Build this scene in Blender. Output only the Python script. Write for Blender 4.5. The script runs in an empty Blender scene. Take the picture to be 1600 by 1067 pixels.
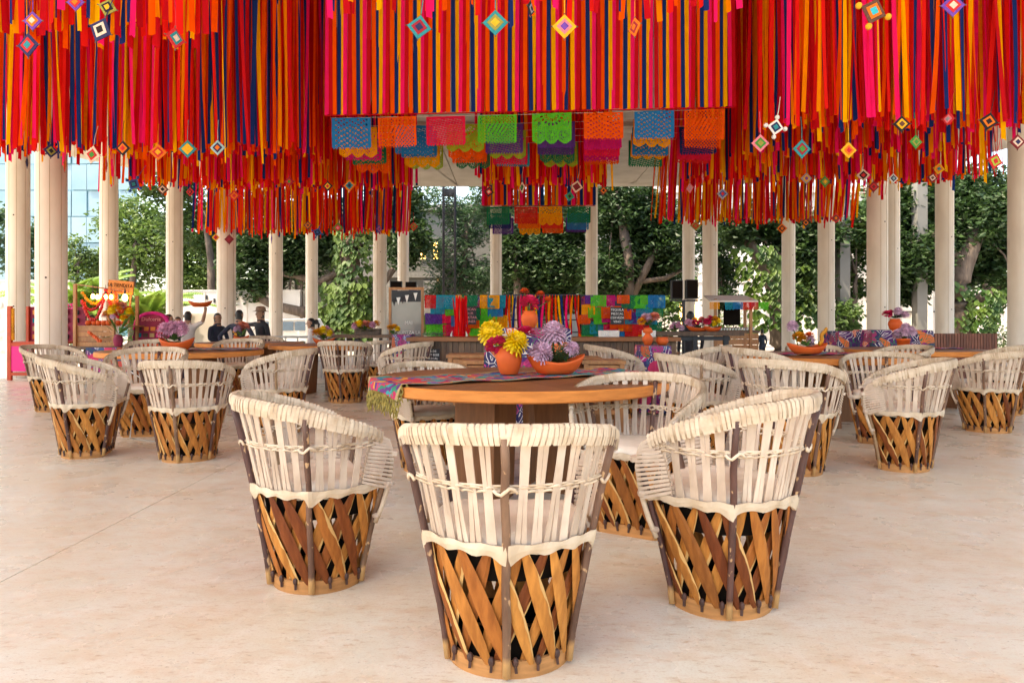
import bpy, math, random
from math import sin, cos, pi, radians, sqrt, atan2
from mathutils import Vector, Matrix, Euler
R = random.Random(7)
sc = bpy.context.scene
COL = sc.collection
# ------------------------------------------------------------------ camera
H = 1.12                      # eye height, metres
F, CX, HY = 1067.0, 800.0, 502.0   # focal length and horizon measured in the 1600 px photograph
cam = bpy.data.cameras.new('camera'); cam_o = bpy.data.objects.new('camera', cam); COL.objects.link(cam_o)
cam.lens = 24; cam.sensor_width = 36; cam.clip_end = 2000; cam.clip_start = .05
cam.shift_y = -(533.5-HY)/1600
cam_o.location = (0, 0, H); cam_o.rotation_euler = (pi/2, 0, 0)
sc.camera = cam_o
# ------------------------------------------------------------------ sky, sun, exposure
SUN_EL, SUN_AZ = radians(60), radians(-112)     # azimuth from +Y towards +X : sun high at the left, a little behind the camera
w = bpy.data.worlds.new('World'); sc.world = w; w.use_nodes = True
nt = w.node_tree; bg = nt.nodes['Background']
sky = nt.nodes.new('ShaderNodeTexSky'); sky.sky_type = 'NISHITA'; sky.sun_disc = False
sky.sun_elevation = SUN_EL; sky.sun_rotation = SUN_AZ; sky.dust_density = 2.5; sky.air_density = 1.0; sky.ozone_density = .6
nt.links.new(sky.outputs[0], bg.inputs[0]); bg.inputs[1].default_value = .15
sl = bpy.data.lights.new('sun', 'SUN'); sl.energy = 2.4; sl.angle = radians(.6); sl.color = (1, .93, .82)
so = bpy.data.objects.new('sun', sl); COL.objects.link(so)
sd = Vector((sin(SUN_AZ)*cos(SUN_EL), cos(SUN_AZ)*cos(SUN_EL), sin(SUN_EL)))
so.rotation_euler = sd.to_track_quat('Z', 'Y').to_euler(); so.location = (0, 0, 30)
vs = sc.view_settings
vs.view_transform = 'Standard'; vs.look = 'None'; vs.gamma = 1; vs.exposure = 2.38
vs.use_curve_mapping = False
try:
    vs.use_white_balance = True; vs.white_balance_temperature = 7700; vs.white_balance_tint = 10
except Exception: pass
sc.cycles.use_denoising = True; sc.cycles.max_bounces = 8; sc.cycles.diffuse_bounces = 5
sc.cycles.transparent_max_bounces = 8; sc.cycles.caustics_reflective = False; sc.cycles.caustics_refractive = False
sc.cycles.sample_clamp_indirect = 6

# ------------------------------------------------------------------ helpers
def spot(px, py, Y):          # world point of a photo pixel at depth Y
    return Vector(((px-CX)/F*Y, Y, H-(py-HY)/F*Y))
def XX(px, Y): return (px-CX)/F*Y
def ZZ(py, Y): return H-(py-HY)/F*Y

def mat(name, col, rough=.6, col2=None, ns=6, detail=4, stretch=(1,1,1), var=.25, objvar=0, bump=0, bscale=30, metal=0,
        spec=.5, trans=0, ramp=None, emit=0, gen=None, lo=.35, hi=.65):
    m = bpy.data.materials.new(name); m.use_nodes = True
    t = m.node_tree; b = t.nodes['Principled BSDF']; L = t.links.new
    b.inputs['Roughness'].default_value = rough; b.inputs['Metallic'].default_value = metal
    b.inputs['Specular IOR Level'].default_value = spec
    tc = t.nodes.new('ShaderNodeTexCoord'); mp = t.nodes.new('ShaderNodeMapping'); mp.inputs['Scale'].default_value = stretch
    L(tc.outputs['Object'], mp.inputs[0])
    oi = t.nodes.new('ShaderNodeObjectInfo')
    off = t.nodes.new('ShaderNodeVectorMath'); off.operation = 'ADD'
    mul = t.nodes.new('ShaderNodeMath'); mul.operation = 'MULTIPLY'; mul.inputs[1].default_value = 37.0
    L(oi.outputs['Random'], mul.inputs[0]); L(mp.outputs[0], off.inputs[0]); L(mul.outputs[0], off.inputs[1])
    n = t.nodes.new('ShaderNodeTexNoise'); n.inputs['Scale'].default_value = ns; n.inputs['Detail'].default_value = detail
    L(off.outputs[0], n.inputs['Vector'])
    mr = t.nodes.new('ShaderNodeMapRange'); mr.inputs[1].default_value = lo; mr.inputs[2].default_value = hi
    L(n.outputs[0], mr.inputs[0])
    mx = t.nodes.new('ShaderNodeMix'); mx.data_type = 'RGBA'
    c2 = col2 if col2 else tuple(c*(1-var) for c in col)
    mx.inputs[6].default_value = (*col, 1); mx.inputs[7].default_value = (*c2, 1)
    if ramp:
        cr = t.nodes.new('ShaderNodeValToRGB'); e = cr.color_ramp.elements
        while len(e) < len(ramp): e.new(.5)
        for k, (p, c) in enumerate(ramp): e[k].position = p; e[k].color = (*c, 1)
        L(oi.outputs['Random'], cr.inputs[0]); L(cr.outputs[0], mx.inputs[6])
        dk = t.nodes.new('ShaderNodeMix'); dk.data_type = 'RGBA'; dk.blend_type = 'MULTIPLY'; dk.inputs[0].default_value = 1
        dk.inputs[7].default_value = (1-var, 1-var*1.15, 1-var*1.2, 1); L(cr.outputs[0], dk.inputs[6]); L(dk.outputs[2], mx.inputs[7])
    L(mr.outputs[0], mx.inputs[0])
    out = mx.outputs[2]
    if objvar:
        hs = t.nodes.new('ShaderNodeHueSaturation'); L(out, hs.inputs['Color'])
        r2 = t.nodes.new('ShaderNodeMapRange'); r2.inputs[3].default_value = 1-objvar; r2.inputs[4].default_value = 1+objvar
        L(oi.outputs['Random'], r2.inputs[0]); L(r2.outputs[0], hs.inputs['Value']); out = hs.outputs[0]
    L(out, b.inputs['Base Color'])
    if bump:
        n2 = t.nodes.new('ShaderNodeTexNoise'); n2.inputs['Scale'].default_value = bscale; n2.inputs['Detail'].default_value = 3
        L(off.outputs[0], n2.inputs['Vector'])
        bp = t.nodes.new('ShaderNodeBump'); bp.inputs['Strength'].default_value = bump; bp.inputs['Distance'].default_value = .01
        L(n2.outputs[0], bp.inputs['Height']); L(bp.outputs[0], b.inputs['Normal'])
    if emit:
        b.inputs['Emission Color'].default_value = (*col, 1); b.inputs['Emission Strength'].default_value = emit
    if trans:
        tr = t.nodes.new('ShaderNodeBsdfTranslucent'); L(out, tr.inputs[0])
        ms = t.nodes.new('ShaderNodeMixShader'); ms.inputs[0].default_value = trans
        L(b.outputs[0], ms.inputs[1]); L(tr.outputs[0], ms.inputs[2]); L(ms.outputs[0], t.nodes['Material Output'].inputs[0])
    m['col_out'] = 1
    return m

class MB:
    def __init__(s): s.v = []; s.f = []; s.m = []; s.u = {}
    def quad(s, a, b, c, d, m=0):
        k = len(s.v); s.v += [tuple(a), tuple(b), tuple(c), tuple(d)]; s.f.append((k, k+1, k+2, k+3)); s.m.append(m)
    def poly(s, pts, m=0):
        k = len(s.v); s.v += [tuple(p) for p in pts]; s.f.append(tuple(range(k, k+len(pts)))); s.m.append(m)
    def box(s, c, d, rz=0, m=0, M=None):
        k = len(s.v); cx, cy, cz = c; dx, dy, dz = d[0]/2, d[1]/2, d[2]/2
        for z in (-dz, dz):
            for x, y in ((-dx,-dy),(dx,-dy),(dx,dy),(-dx,dy)):
                p = Vector((x*cos(rz)-y*sin(rz), x*sin(rz)+y*cos(rz), z))
                if M: p = M @ p
                s.v.append((cx+p.x, cy+p.y, cz+p.z))
        for f in ((0,3,2,1),(4,5,6,7),(0,1,5,4),(1,2,6,5),(2,3,7,6),(3,0,4,7)):
            s.f.append(tuple(k+i for i in f)); s.m.append(m)
        return s
    def bar(s, a, b, w, t=None, m=0):          # rectangular bar from a to b
        a, b = Vector(a), Vector(b); d = b-a
        q = d.to_track_quat('Z', 'Y').to_matrix()
        return s.box((a+b)/2, (w, t or w, d.length), 0, m, q)
    def rings(s, rings, m=0, closed=True, cap=True, loop=False):
        k = len(s.v); n = len(rings[0])
        for r in rings: s.v += [tuple(p) for p in r]
        nr = len(rings)
        for i in range(nr if loop else nr-1):
            for j in range(n if closed else n-1):
                a, b = k+i*n+j, k+i*n+(j+1) % n
                c, d = k+((i+1) % nr)*n+(j+1) % n, k+((i+1) % nr)*n+j
                s.f.append((a, b, c, d)); s.m.append(m)
        if cap and closed and not loop:
            s.f.append(tuple(k+j for j in reversed(range(n)))); s.m.append(m)
            s.f.append(tuple(k+(nr-1)*n+j for j in range(n))); s.m.append(m)
        return s
    def tube(s, path, rad, n=6, m=0):
        P = [Vector(p) for p in path]; rs = []
        up = Vector((0, 0, 1)); 
        for i, p in enumerate(P):
            d = (P[min(i+1, len(P)-1)]-P[max(i-1, 0)]).normalized()
            x = d.cross(up)
            if x.length < .1: x = d.cross(Vector((0, 1, 0)))
            x.normalize(); y = x.cross(d)
            r = rad[i] if isinstance(rad, (list, tuple)) else rad
            rs.append([p+(x*cos(2*pi*j/n)+y*sin(2*pi*j/n))*r for j in range(n)])
        return s.rings(rs, m)
    def lathe(s, prof, c=(0,0,0), n=24, m=0, cap=True):
        return s.rings([[(c[0]+r*cos(2*pi*j/n), c[1]+r*sin(2*pi*j/n), c[2]+z) for j in range(n)] for r, z in prof], m, cap=cap)
    def blob(s, c, r, n=6, m=0):
        rx, ry, rz = r if isinstance(r, (tuple, list)) else (r, r, r)
        return s.rings([[(c[0]+rx*sin(a)*cos(2*pi*j/n), c[1]+ry*sin(a)*sin(2*pi*j/n), c[2]-rz*cos(a)) for j in range(n)]
                        for a in [pi*(.02+.96*i/(n-1)) for i in range(n)]], m)
    def mesh(s, name, mats, smooth=False):
        me = bpy.data.meshes.new(name); me.from_pydata(s.v, [], s.f)
        mats = mats if isinstance(mats, (list, tuple)) else [mats]
        for q in mats: me.materials.append(q)
        if len(mats) > 1: me.polygons.foreach_set('material_index', s.m)
        if smooth: me.polygons.foreach_set('use_smooth', [True]*len(me.polygons))
        me.update(); return me
    def build(s, name, mats, parent=None, smooth=False, loc=(0,0,0), rz=0):
        return link(name, s.mesh(name, mats, smooth), parent, loc, rz)
def link(name, data, parent=None, loc=(0,0,0), rz=0):
    o = bpy.data.objects.new(name, data); COL.objects.link(o); o.parent = parent
    o.location = loc; o.rotation_euler = (0, 0, rz); return o
LABELS = {}
def tag(o, label, cat, group=None):
    o['label'] = label; o['category'] = cat
    if group: o['group'] = group
    LABELS[label] = LABELS.get(label, 0)+1
    return o
def thing(name, label, cat, loc=(0,0,0), rz=0, group=None):
    return tag(link(name, None, None, loc, rz), label, cat, group)
def struct(o): o['kind'] = 'structure'; return o
def copy_tree(o, parent=None):
    c = o.copy(); COL.objects.link(c); c.parent = parent
    for ch in o.children: copy_tree(ch, c)
    return c
def text_mesh(name, body, size, m, parent=None, loc=(0,0,0), rot=(pi/2,0,0), align='CENTER', ext=.002, sx=1):
    cu = bpy.data.curves.new(name, 'FONT'); cu.body = body; cu.size = size; cu.align_x = align; cu.align_y = 'CENTER'
    cu.extrude = ext; cu.resolution_u = 2; cu.space_line = .9
    t = bpy.data.objects.new(name, cu); COL.objects.link(t)
    dg = bpy.context.evaluated_depsgraph_get(); me = bpy.data.meshes.new_from_object(t.evaluated_get(dg))
    bpy.data.objects.remove(t); me.materials.clear(); me.materials.append(m)
    o = link(name, me, parent, loc); o.rotation_euler = rot; o.scale = (sx, 1, 1); return o
def node_extra(m): return m.node_tree, m.node_tree.nodes['Principled BSDF'], m.node_tree.links.new

# ------------------------------------------------------------------ materials
M = {}
M['slat'] = mat('slat_wood', (.6,.3,.1), .6, spec=.22, ns=5, stretch=(9,9,1.2), var=.35, bump=.15, bscale=14,
    ramp=[(0,(.52,.20,.04)),(.25,(.60,.25,.055)),(.42,(.38,.12,.024)),(.56,(.55,.22,.045)),(.74,(.17,.04,.010)),(.87,(.26,.07,.016)),(1,(.50,.18,.035))])
def sapwood(m):      # one edge of each split lath keeps its pale sapwood
    t, b, L = node_extra(m)
    src = b.inputs['Base Color'].links[0].from_socket
    at = t.nodes.new('ShaderNodeAttribute'); at.attribute_name = 'across'
    n = t.nodes.new('ShaderNodeTexNoise'); n.inputs['Scale'].default_value = 9
    tc = t.nodes.new('ShaderNodeTexCoord'); L(tc.outputs['Object'], n.inputs['Vector'])
    ad = t.nodes.new('ShaderNodeMath'); ad.operation = 'ADD'; L(at.outputs['Fac'], ad.inputs[0]); L(n.outputs[0], ad.inputs[1])
    mr = t.nodes.new('ShaderNodeMapRange'); mr.inputs[1].default_value = 1.32; mr.inputs[2].default_value = 1.38; L(ad.outputs[0], mr.inputs[0])
    mx = t.nodes.new('ShaderNodeMix'); mx.data_type = 'RGBA'; L(mr.outputs[0], mx.inputs[0]); L(src, mx.inputs[6]); mx.inputs[7].default_value = (.62,.36,.13,1)
    L(mx.outputs[2], b.inputs['Base Color'])
sapwood(M['slat'])
M['ring'] = mat('pale_bentwood', (.52,.24,.085), .6, spec=.2, ns=4, stretch=(2,2,14), var=.3, objvar=.12, bump=.1)
M['bark'] = mat('bark_stick', (.2,.1,.06), .6, ns=16, detail=3, stretch=(1,1,.35), var=.45, bump=.5, bscale=40,
    ramp=[(0,(.09,.035,.03)),(.35,(.13,.06,.04)),(.6,(.24,.13,.07)),(.8,(.08,.025,.025)),(1,(.36,.22,.11))])
def bark_spots(m):
    t, b, L = node_extra(m); src = b.inputs['Base Color'].links[0].from_socket
    n = t.nodes.new('ShaderNodeTexNoise'); n.inputs['Scale'].default_value = 44; n.inputs['Detail'].default_value = 1.5
    tc = t.nodes.new('ShaderNodeTexCoord'); mp = t.nodes.new('ShaderNodeMapping'); mp.inputs['Scale'].default_value = (1,1,.6)
    L(tc.outputs['Object'], mp.inputs[0]); L(mp.outputs[0], n.inputs['Vector'])
    mr = t.nodes.new('ShaderNodeMapRange'); mr.inputs[1].default_value = .64; mr.inputs[2].default_value = .69; L(n.outputs[0], mr.inputs[0])
    mx = t.nodes.new('ShaderNodeMix'); mx.data_type = 'RGBA'; L(mr.outputs[0], mx.inputs[0]); L(src, mx.inputs[6]); mx.inputs[7].default_value = (.5,.3,.15,1)
    sx = t.nodes.new('ShaderNodeSeparateXYZ'); L(tc.outputs['Object'], sx.inputs[0])
    m3 = t.nodes.new('ShaderNodeMapRange'); m3.inputs[1].default_value = .085; m3.inputs[2].default_value = .06; L(sx.outputs[2], m3.inputs[0])
    m4 = t.nodes.new('ShaderNodeMix'); m4.data_type = 'RGBA'; L(m3.outputs[0], m4.inputs[0]); L(mx.outputs[2], m4.inputs[6]); m4.inputs[7].default_value = (.55,.31,.12,1)
    L(m4.outputs[2], b.inputs['Base Color'])
bark_spots(M['bark'])
M['cane'] = mat('palm_strip', (.63,.51,.40), .6, spec=.2, col2=(.46,.34,.25), ns=9, stretch=(1,1,.6), bump=.1, objvar=.14)
M['canew'] = mat('palm_wrapping', (.66,.53,.39), .6, spec=.2, col2=(.42,.29,.18), ns=11, lo=.4, hi=.72, bump=.15, objvar=.08)
M['hide'] = mat('rawhide', (.66,.54,.40), .6, spec=.2, col2=(.52,.39,.26), ns=8, bump=.1, objvar=.05)
M['cush'] = mat('cushion_cloth', (.76,.67,.56), .8, col2=(.64,.54,.43), ns=7, bump=.2, objvar=.06)
M['lash'] = mat('leather_lashing', (.07,.025,.015), .6, var=.4, ns=30)
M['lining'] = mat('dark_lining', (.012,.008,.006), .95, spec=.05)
M['twood'] = mat('table_wood', (.25,.10,.038), .48, spec=.3, col2=(.18,.07,.026), ns=3, stretch=(1.2,14,1.2), bump=.08, bscale=9, objvar=.1)
M['twood2'] = mat('table_edge_wood', (.64,.225,.05), .55, spec=.25, col2=(.50,.165,.034), ns=4, stretch=(2,2,12), objvar=.1)
M['lwood'] = mat('light_wood', (.42,.19,.065), .5, col2=(.30,.125,.04), ns=4, stretch=(6,6,1), objvar=.12)
M['dwood'] = mat('dark_wood', (.13,.07,.035), .55, col2=(.07,.035,.018), ns=4, stretch=(8,8,1), objvar=.3, bump=.15)
M['redwood'] = mat('reddish_slat_wood', (.22,.075,.04), .6, col2=(.13,.04,.022), ns=5, stretch=(6,6,1), objvar=.25)
M['terra'] = mat('terracotta', (.64,.105,.018), .62, spec=.3, col2=(.52,.08,.014), ns=7, bump=.12, objvar=.08)
M['green'] = mat('stem_green', (.10,.20,.04), .5, var=.4, objvar=.2, trans=.2)
M['leafy'] = mat('fern_green', (.06,.13,.035), .5, var=.5, objvar=.2, trans=.25)
M['white'] = mat('white_paint', (.62,.59,.55), .7, col2=(.54,.51,.47), ns=2, bump=.05)
M['concrete'] = mat('column_concrete', (.84,.75,.65), .7, col2=(.74,.64,.54), ns=3, stretch=(1,1,.3), bump=.12, bscale=60)
M['ceil'] = mat('ceiling_concrete', (.58,.52,.46), .85, col2=(.48,.42,.36), ns=1.2, bump=.1)
M['black'] = mat('black_plastic', (.012,.013,.018), .55)
M['metal'] = mat('dark_metal', (.03,.03,.035), .45, metal=.6)
M['steel'] = mat('steel', (.5,.5,.5), .35, metal=.9)
M['chalk'] = mat('chalk_white', (.8,.78,.74), .9)
M['chalkpink'] = mat('chalk_pink', (.72,.30,.30), .9)
M['board'] = mat('blackboard', (.025,.025,.03), .8, var=.4)
M['skin'] = mat('skin', (.40,.21,.125), .55, var=.15)
M['hair'] = mat('black_hair', (.012,.01,.009), .5)
M['navy'] = mat('navy_cloth', (.028,.034,.06), .85, var=.3)
M['blackc'] = mat('black_cloth', (.024,.024,.03), .85, var=.3)
M['whitec'] = mat('white_cloth', (.72,.66,.62), .85, var=.12)
M['denim'] = mat('denim', (.05,.08,.16), .85, var=.3)
M['hat'] = mat('straw_hat', (.24,.14,.085), .8)
RC = {'pink':(.94,.012,.15), 'crimson':(.58,.006,.014), 'orangered':(.94,.095,.004), 'orange':(.90,.25,.006), 'yellow':(.95,.44,.008), 'navy':(.008,.028,.16), 'maroon':(.22,.008,.018), 'scarlet':(.84,.014,.012)}
for k, c in RC.items(): M['rib_'+k] = mat('ribbon_'+k, c, .8, var=.12, ns=20, objvar=.06, spec=.1, trans=.35)
PC = {'blue':(.01,.17,.42), 'orange':(.86,.095,.008), 'pinkred':(.72,.012,.06), 'green':(.08,.50,.03), 'teal':(.005,.26,.36), 'yellow':(.88,.33,.01), 'purple':(.10,.03,.22), 'magenta':(.58,.01,.16), 'red':(.70,.02,.02), 'dkgreen':(.01,.17,.07), 'navy':(.012,.025,.12), 'lime':(.30,.46,.03)}
for k, c in PC.items(): M['pp_'+k] = mat('tissue_'+k, c, .7, spec=.08, var=.15, ns=9, objvar=.08, trans=.35)
YC = {'navy':(.02,.02,.09), 'purple':(.16,.05,.36), 'red':(.62,.02,.025), 'teal':(.01,.24,.27), 'cream':(.76,.56,.44), 'orange':(.80,.17,.01), 'yellow':(.82,.42,.02), 'crimson':(.34,.012,.03), 'black':(.012,.01,.014), 'green':(.04,.26,.04), 'pink':(.78,.20,.26), 'blue':(.02,.10,.34), 'grey':(.30,.30,.34), 'brown':(.13,.05,.03), 'olive':(.30,.27,.05), 'white':(.8,.78,.74), 'maroon':(.20,.012,.02), 'sky':(.30,.50,.55), 'cyan':(.01,.45,.55), 'lime':(.35,.48,.05)}
def yarn(k):
    if 'y_'+k not in M: M['y_'+k] = mat('yarn_'+k, YC[k], .9, var=.2, ns=60, bump=.3, bscale=120)
    return M['y_'+k]

# cloth with woven/embroidered motifs
def cloth(name, cols, scale, wave=True, rough=.85, edge=None):
    m = mat(name, cols[0], rough); t, b, L = node_extra(m)
    tc = t.nodes.new('ShaderNodeTexCoord'); v = t.nodes.new('ShaderNodeTexVoronoi'); v.inputs['Scale'].default_value = scale
    n = t.nodes.new('ShaderNodeTexNoise'); n.inputs['Scale'].default_value = scale*.35; L(tc.outputs['Object'], n.inputs['Vector'])
    ad = t.nodes.new('ShaderNodeMix'); ad.data_type = 'RGBA'; ad.inputs[0].default_value = .18
    L(tc.outputs['Object'], ad.inputs[6]); L(n.outputs['Color'], ad.inputs[7]); L(ad.outputs[2], v.inputs['Vector'])
    sp = t.nodes.new('ShaderNodeSeparateColor'); L(v.outputs['Color'], sp.inputs[0])
    cr = t.nodes.new('ShaderNodeValToRGB'); cr.color_ramp.interpolation = 'CONSTANT'; e = cr.color_ramp.elements
    while len(e) < len(cols): e.new(.5)
    for k, c in enumerate(cols): e[k].position = k/len(cols); e[k].color = (*c, 1)
    L(sp.outputs[0], cr.inputs[0]); out = cr.outputs[0]
    if wave:
        v2 = t.nodes.new('ShaderNodeTexVoronoi'); v2.feature = 'DISTANCE_TO_EDGE'; v2.inputs['Scale'].default_value = scale*1.15; L(ad.outputs[2], v2.inputs['Vector'])
        ml = t.nodes.new('ShaderNodeMath'); ml.operation = 'PINGPONG'; ml.inputs[1].default_value = .11; L(v2.outputs['Distance'], ml.inputs[0])
        mr = t.nodes.new('ShaderNodeMapRange'); mr.inputs[1].default_value = .03; mr.inputs[2].default_value = .02; L(ml.outputs[0], mr.inputs[0])
        c2 = t.nodes.new('ShaderNodeValToRGB'); c2.color_ramp.interpolation = 'CONSTANT'; e = c2.color_ramp.elements; e.new(.5)
        for k, (p, c) in enumerate(((0,(.62,.56,.54)),(.45,(.50,.03,.14)),(.8,(.02,.14,.07)))): e[k].position = p; e[k].color = (*c, 1)
        L(sp.outputs[1], c2.inputs[0])
        mx = t.nodes.new('ShaderNodeMix'); mx.data_type = 'RGBA'; L(mr.outputs[0], mx.inputs[0]); L(out, mx.inputs[6]); L(c2.outputs[0], mx.inputs[7]); out = mx.outputs[2]
    L(out, b.inputs['Base Color']); return m
M['runner'] = cloth('table_runner_weave', [(.005,.26,.26),(.45,.015,.08),(.58,.05,.02),(.60,.28,.03),(.01,.18,.10),(.01,.28,.30),(.10,.02,.14),(.50,.02,.04),(.03,.10,.30)], 22, wave=False)
M['runner2'] = cloth('table_runner_weave_dark', [(.32,.01,.08),(.12,.02,.12),(.5,.02,.10),(.02,.2,.25),(.45,.05,.04),(.05,.03,.12)], 12, wave=False)
M['embro'] = cloth('embroidered_cover', [(.02,.015,.07),(.10,.02,.12),(.02,.02,.10),(.62,.13,.03),(.03,.02,.09),(.30,.02,.10),(.06,.01,.10)], 9)
M['embro2'] = cloth('embroidered_cover_purple', [(.12,.02,.14),(.40,.02,.18),(.5,.08,.03),(.03,.03,.14),(.55,.03,.10),(.05,.08,.22)], 11)
M['fringe'] = mat('olive_fringe', (.34,.26,.06), .9, var=.4, ns=30)
M['tan'] = mat('runner_border', (.48,.33,.15), .9, var=.3)

# floor: polished peach stone
def floor_material():
    m = mat('polished_stone_floor', (.68,.675,.585), .3, col2=(.665,.615,.495), ns=.9, detail=8)
    t, b, L = node_extra(m); src = b.inputs['Base Color'].links[0].from_socket
    g = t.nodes.new('ShaderNodeNewGeometry')
    def layer(src, scale, lo, hi, col, fac, detail=6, stretch=None):
        n = t.nodes.new('ShaderNodeTexNoise'); n.inputs['Scale'].default_value = scale; n.inputs['Detail'].default_value = detail; n.inputs['Roughness'].default_value = .74
        if stretch:
            mp = t.nodes.new('ShaderNodeMapping'); mp.inputs['Scale'].default_value = stretch; mp.inputs['Rotation'].default_value = (0,0,.5); L(g.outputs['Position'], mp.inputs[0]); L(mp.outputs[0], n.inputs['Vector'])
        else: L(g.outputs['Position'], n.inputs['Vector'])
        mr = t.nodes.new('ShaderNodeMapRange'); mr.inputs[1].default_value = lo; mr.inputs[2].default_value = hi; mr.inputs[4].default_value = fac; L(n.outputs[0], mr.inputs[0])
        mx = t.nodes.new('ShaderNodeMix'); mx.data_type = 'RGBA'; L(mr.outputs[0], mx.inputs[0]); L(src, mx.inputs[6]); mx.inputs[7].default_value = (*col, 1)
        return mx.outputs[2]
    o = layer(src, 1.4, .42, .74, (.64,.48,.31), .8, 12)
    o = layer(o, 5.5, .45, .85, (.80,.76,.69), .7, 12)
    o = layer(o, 4, .48, .80, (.58,.38,.23), .8, 12, (1, 2.2, 1))
    o = layer(o, 13, .55, .70, (.42,.25,.13), .9, 10, (1, 3.4, 1))
    o = layer(o, 3.2, .655, .69, (.40,.27,.17), .55, 6, (1, 13, 1))
    o = layer(o, 26, .60, .70, (.36,.21,.11), .7, 6, (1, 2.2, 1))
    o = layer(o, 30, .66, .70, (.14,.085,.05), .9, 3, (1, 3.5, 1))
    o = layer(o, 110, .5, .75, (.50,.36,.25), .45, 2)
    L(o, b.inputs['Base Color'])
    n = t.nodes.new('ShaderNodeTexNoise'); n.inputs['Scale'].default_value = 3; n.inputs['Detail'].default_value = 6; L(g.outputs['Position'], n.inputs['Vector'])
    mr = t.nodes.new('ShaderNodeMapRange'); mr.inputs[1].default_value = .3; mr.inputs[2].default_value = .7; mr.inputs[3].default_value = .2; mr.inputs[4].default_value = .42
    L(n.outputs[0], mr.inputs[0]); L(mr.outputs[0], b.inputs['Roughness'])
    return m
M['floor'] = floor_material()
M['joint'] = mat('floor_joint', (.20,.13,.09), .9)
M['paving'] = mat('outside_paving', (.42,.37,.31), .85, col2=(.32,.28,.23), ns=.4, detail=8)

# ------------------------------------------------------------------ ground, floor, roof
g = MB(); g.quad((-600,-600,-.42),(600,-600,-.42),(600,600,-.42),(-600,600,-.42)); struct(g.build('ground', M['paving']))
fl = MB(); fl.box((0,5.2,-.22), (34,16.4,.4)); FLOOR = struct(fl.build('floor', M['joint']))
xs = [-17,-9.9,-2.2,5.5,17]; ys = [-3,2.05,9.75,13.4]
for i in range(4):
    for j in range(3):
        b = MB(); gp = .0025
        b.box(((xs[i]+xs[i+1])/2, (ys[j]+ys[j+1])/2, -.013), (xs[i+1]-xs[i]-2*gp, ys[j+1]-ys[j]-2*gp, .026)); b.build('floor_slab', M['floor'], FLOOR)
ZC = 7.1
def roof_outline(n=96):
    pts = []
    for k in range(n):
        a = 2*pi*k/n; c, s = cos(a), sin(a); e = .55
        pts.append((17.6*math.copysign(abs(c)**e, c)+.4, 14.6+16.0*math.copysign(abs(s)**e, s)))
    return pts
ro = roof_outline(); rf = MB()
rf.rings([[(x,y,ZC+.05) for x,y in ro], [(x,y,ZC+.75) for x,y in ro]]); CEIL = struct(rf.build('ceiling', M['ceil']))
inside = lambda x, y: (abs((x-.4)/17.6)**(1/.55)*1.0 + abs((y-14.6)/16.0)**(1/.55)) < .97
cxs = [-17.8,-10.1,-2.4,5.3,13,18]; cys = [-1.5,4.5,11,17.5,24,30.7]
def roof_clip(x0, x1, y0, y1):      # panel polygon cut to the rounded roof
    pts = []
    N = 14
    edge = [(x0+(x1-x0)*k/N, y0) for k in range(N)]+[(x1, y0+(y1-y0)*k/N) for k in range(N)]+[(x1-(x1-x0)*k/N, y1) for k in range(N)]+[(x0, y1-(y1-y0)*k/N) for k in range(N)]
    for x, y in edge:
        d = abs((x-.4)/17.6)**(1/.55)+abs((y-14.6)/16.0)**(1/.55)
        if d > .985:
            s = (.985/d)**.55; x, y = .4+(x-.4)*s, 14.6+(y-14.6)*s
        pts.append((x, y))
    return pts
for i in range(5):
    for j in range(5):
        p = roof_clip(cxs[i]+.02, cxs[i+1]-.02, cys[j]+.02, cys[j+1]-.02)
        b = MB(); b.rings([[(x,y,ZC) for x,y in p],[(x,y,ZC+.048) for x,y in p]]); b.build('ceiling_panel', M['ceil'], CEIL)
for Y in (7.2, 10.4, 14.2, 20.6):
    b = MB(); b.box((.4,Y,ZC-.06), (30,.16,.118)); b.build('ceiling_beam', M['ceil'], CEIL)

# columns, measured by their width in the photograph
cols_px = [(28,32),(80,43),(170,26),(272.5,24),(353.5,28),(431,20.5),(487,18.5),(593.5,21),(630,17.5),(775,18),(924.5,19),(1076,19),(1109.5,23),(1232,20),(1291,24.5),(1371,30),(1394,22),(1476,25.5),(1593,31)]
COLUMN_WHERE = ['behind the pink sweets kiosk at far left','thick and near, right of the pink sweets kiosk','behind the hanging bulbs of the wooden shop stall','left of the man raising a tray','between the man in navy and the man raising a tray','just right of the man in the straw hat','behind the woman in white','left of the glass chalkboard panel','behind the small loudspeakers above the glass panel','behind the left half of the paper flag wall','behind the right half of the paper flag wall','behind the tall pair of loudspeakers','left of the drinks cart awning','right of the leaning vine-covered tree','second to the right of the vine-covered tree','broad, beside the cloth-covered stands at right','slim and half hidden behind a broad one at right','left of the big tree trunk at far right','cut by the right edge of the picture']
colseg = 40
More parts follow.
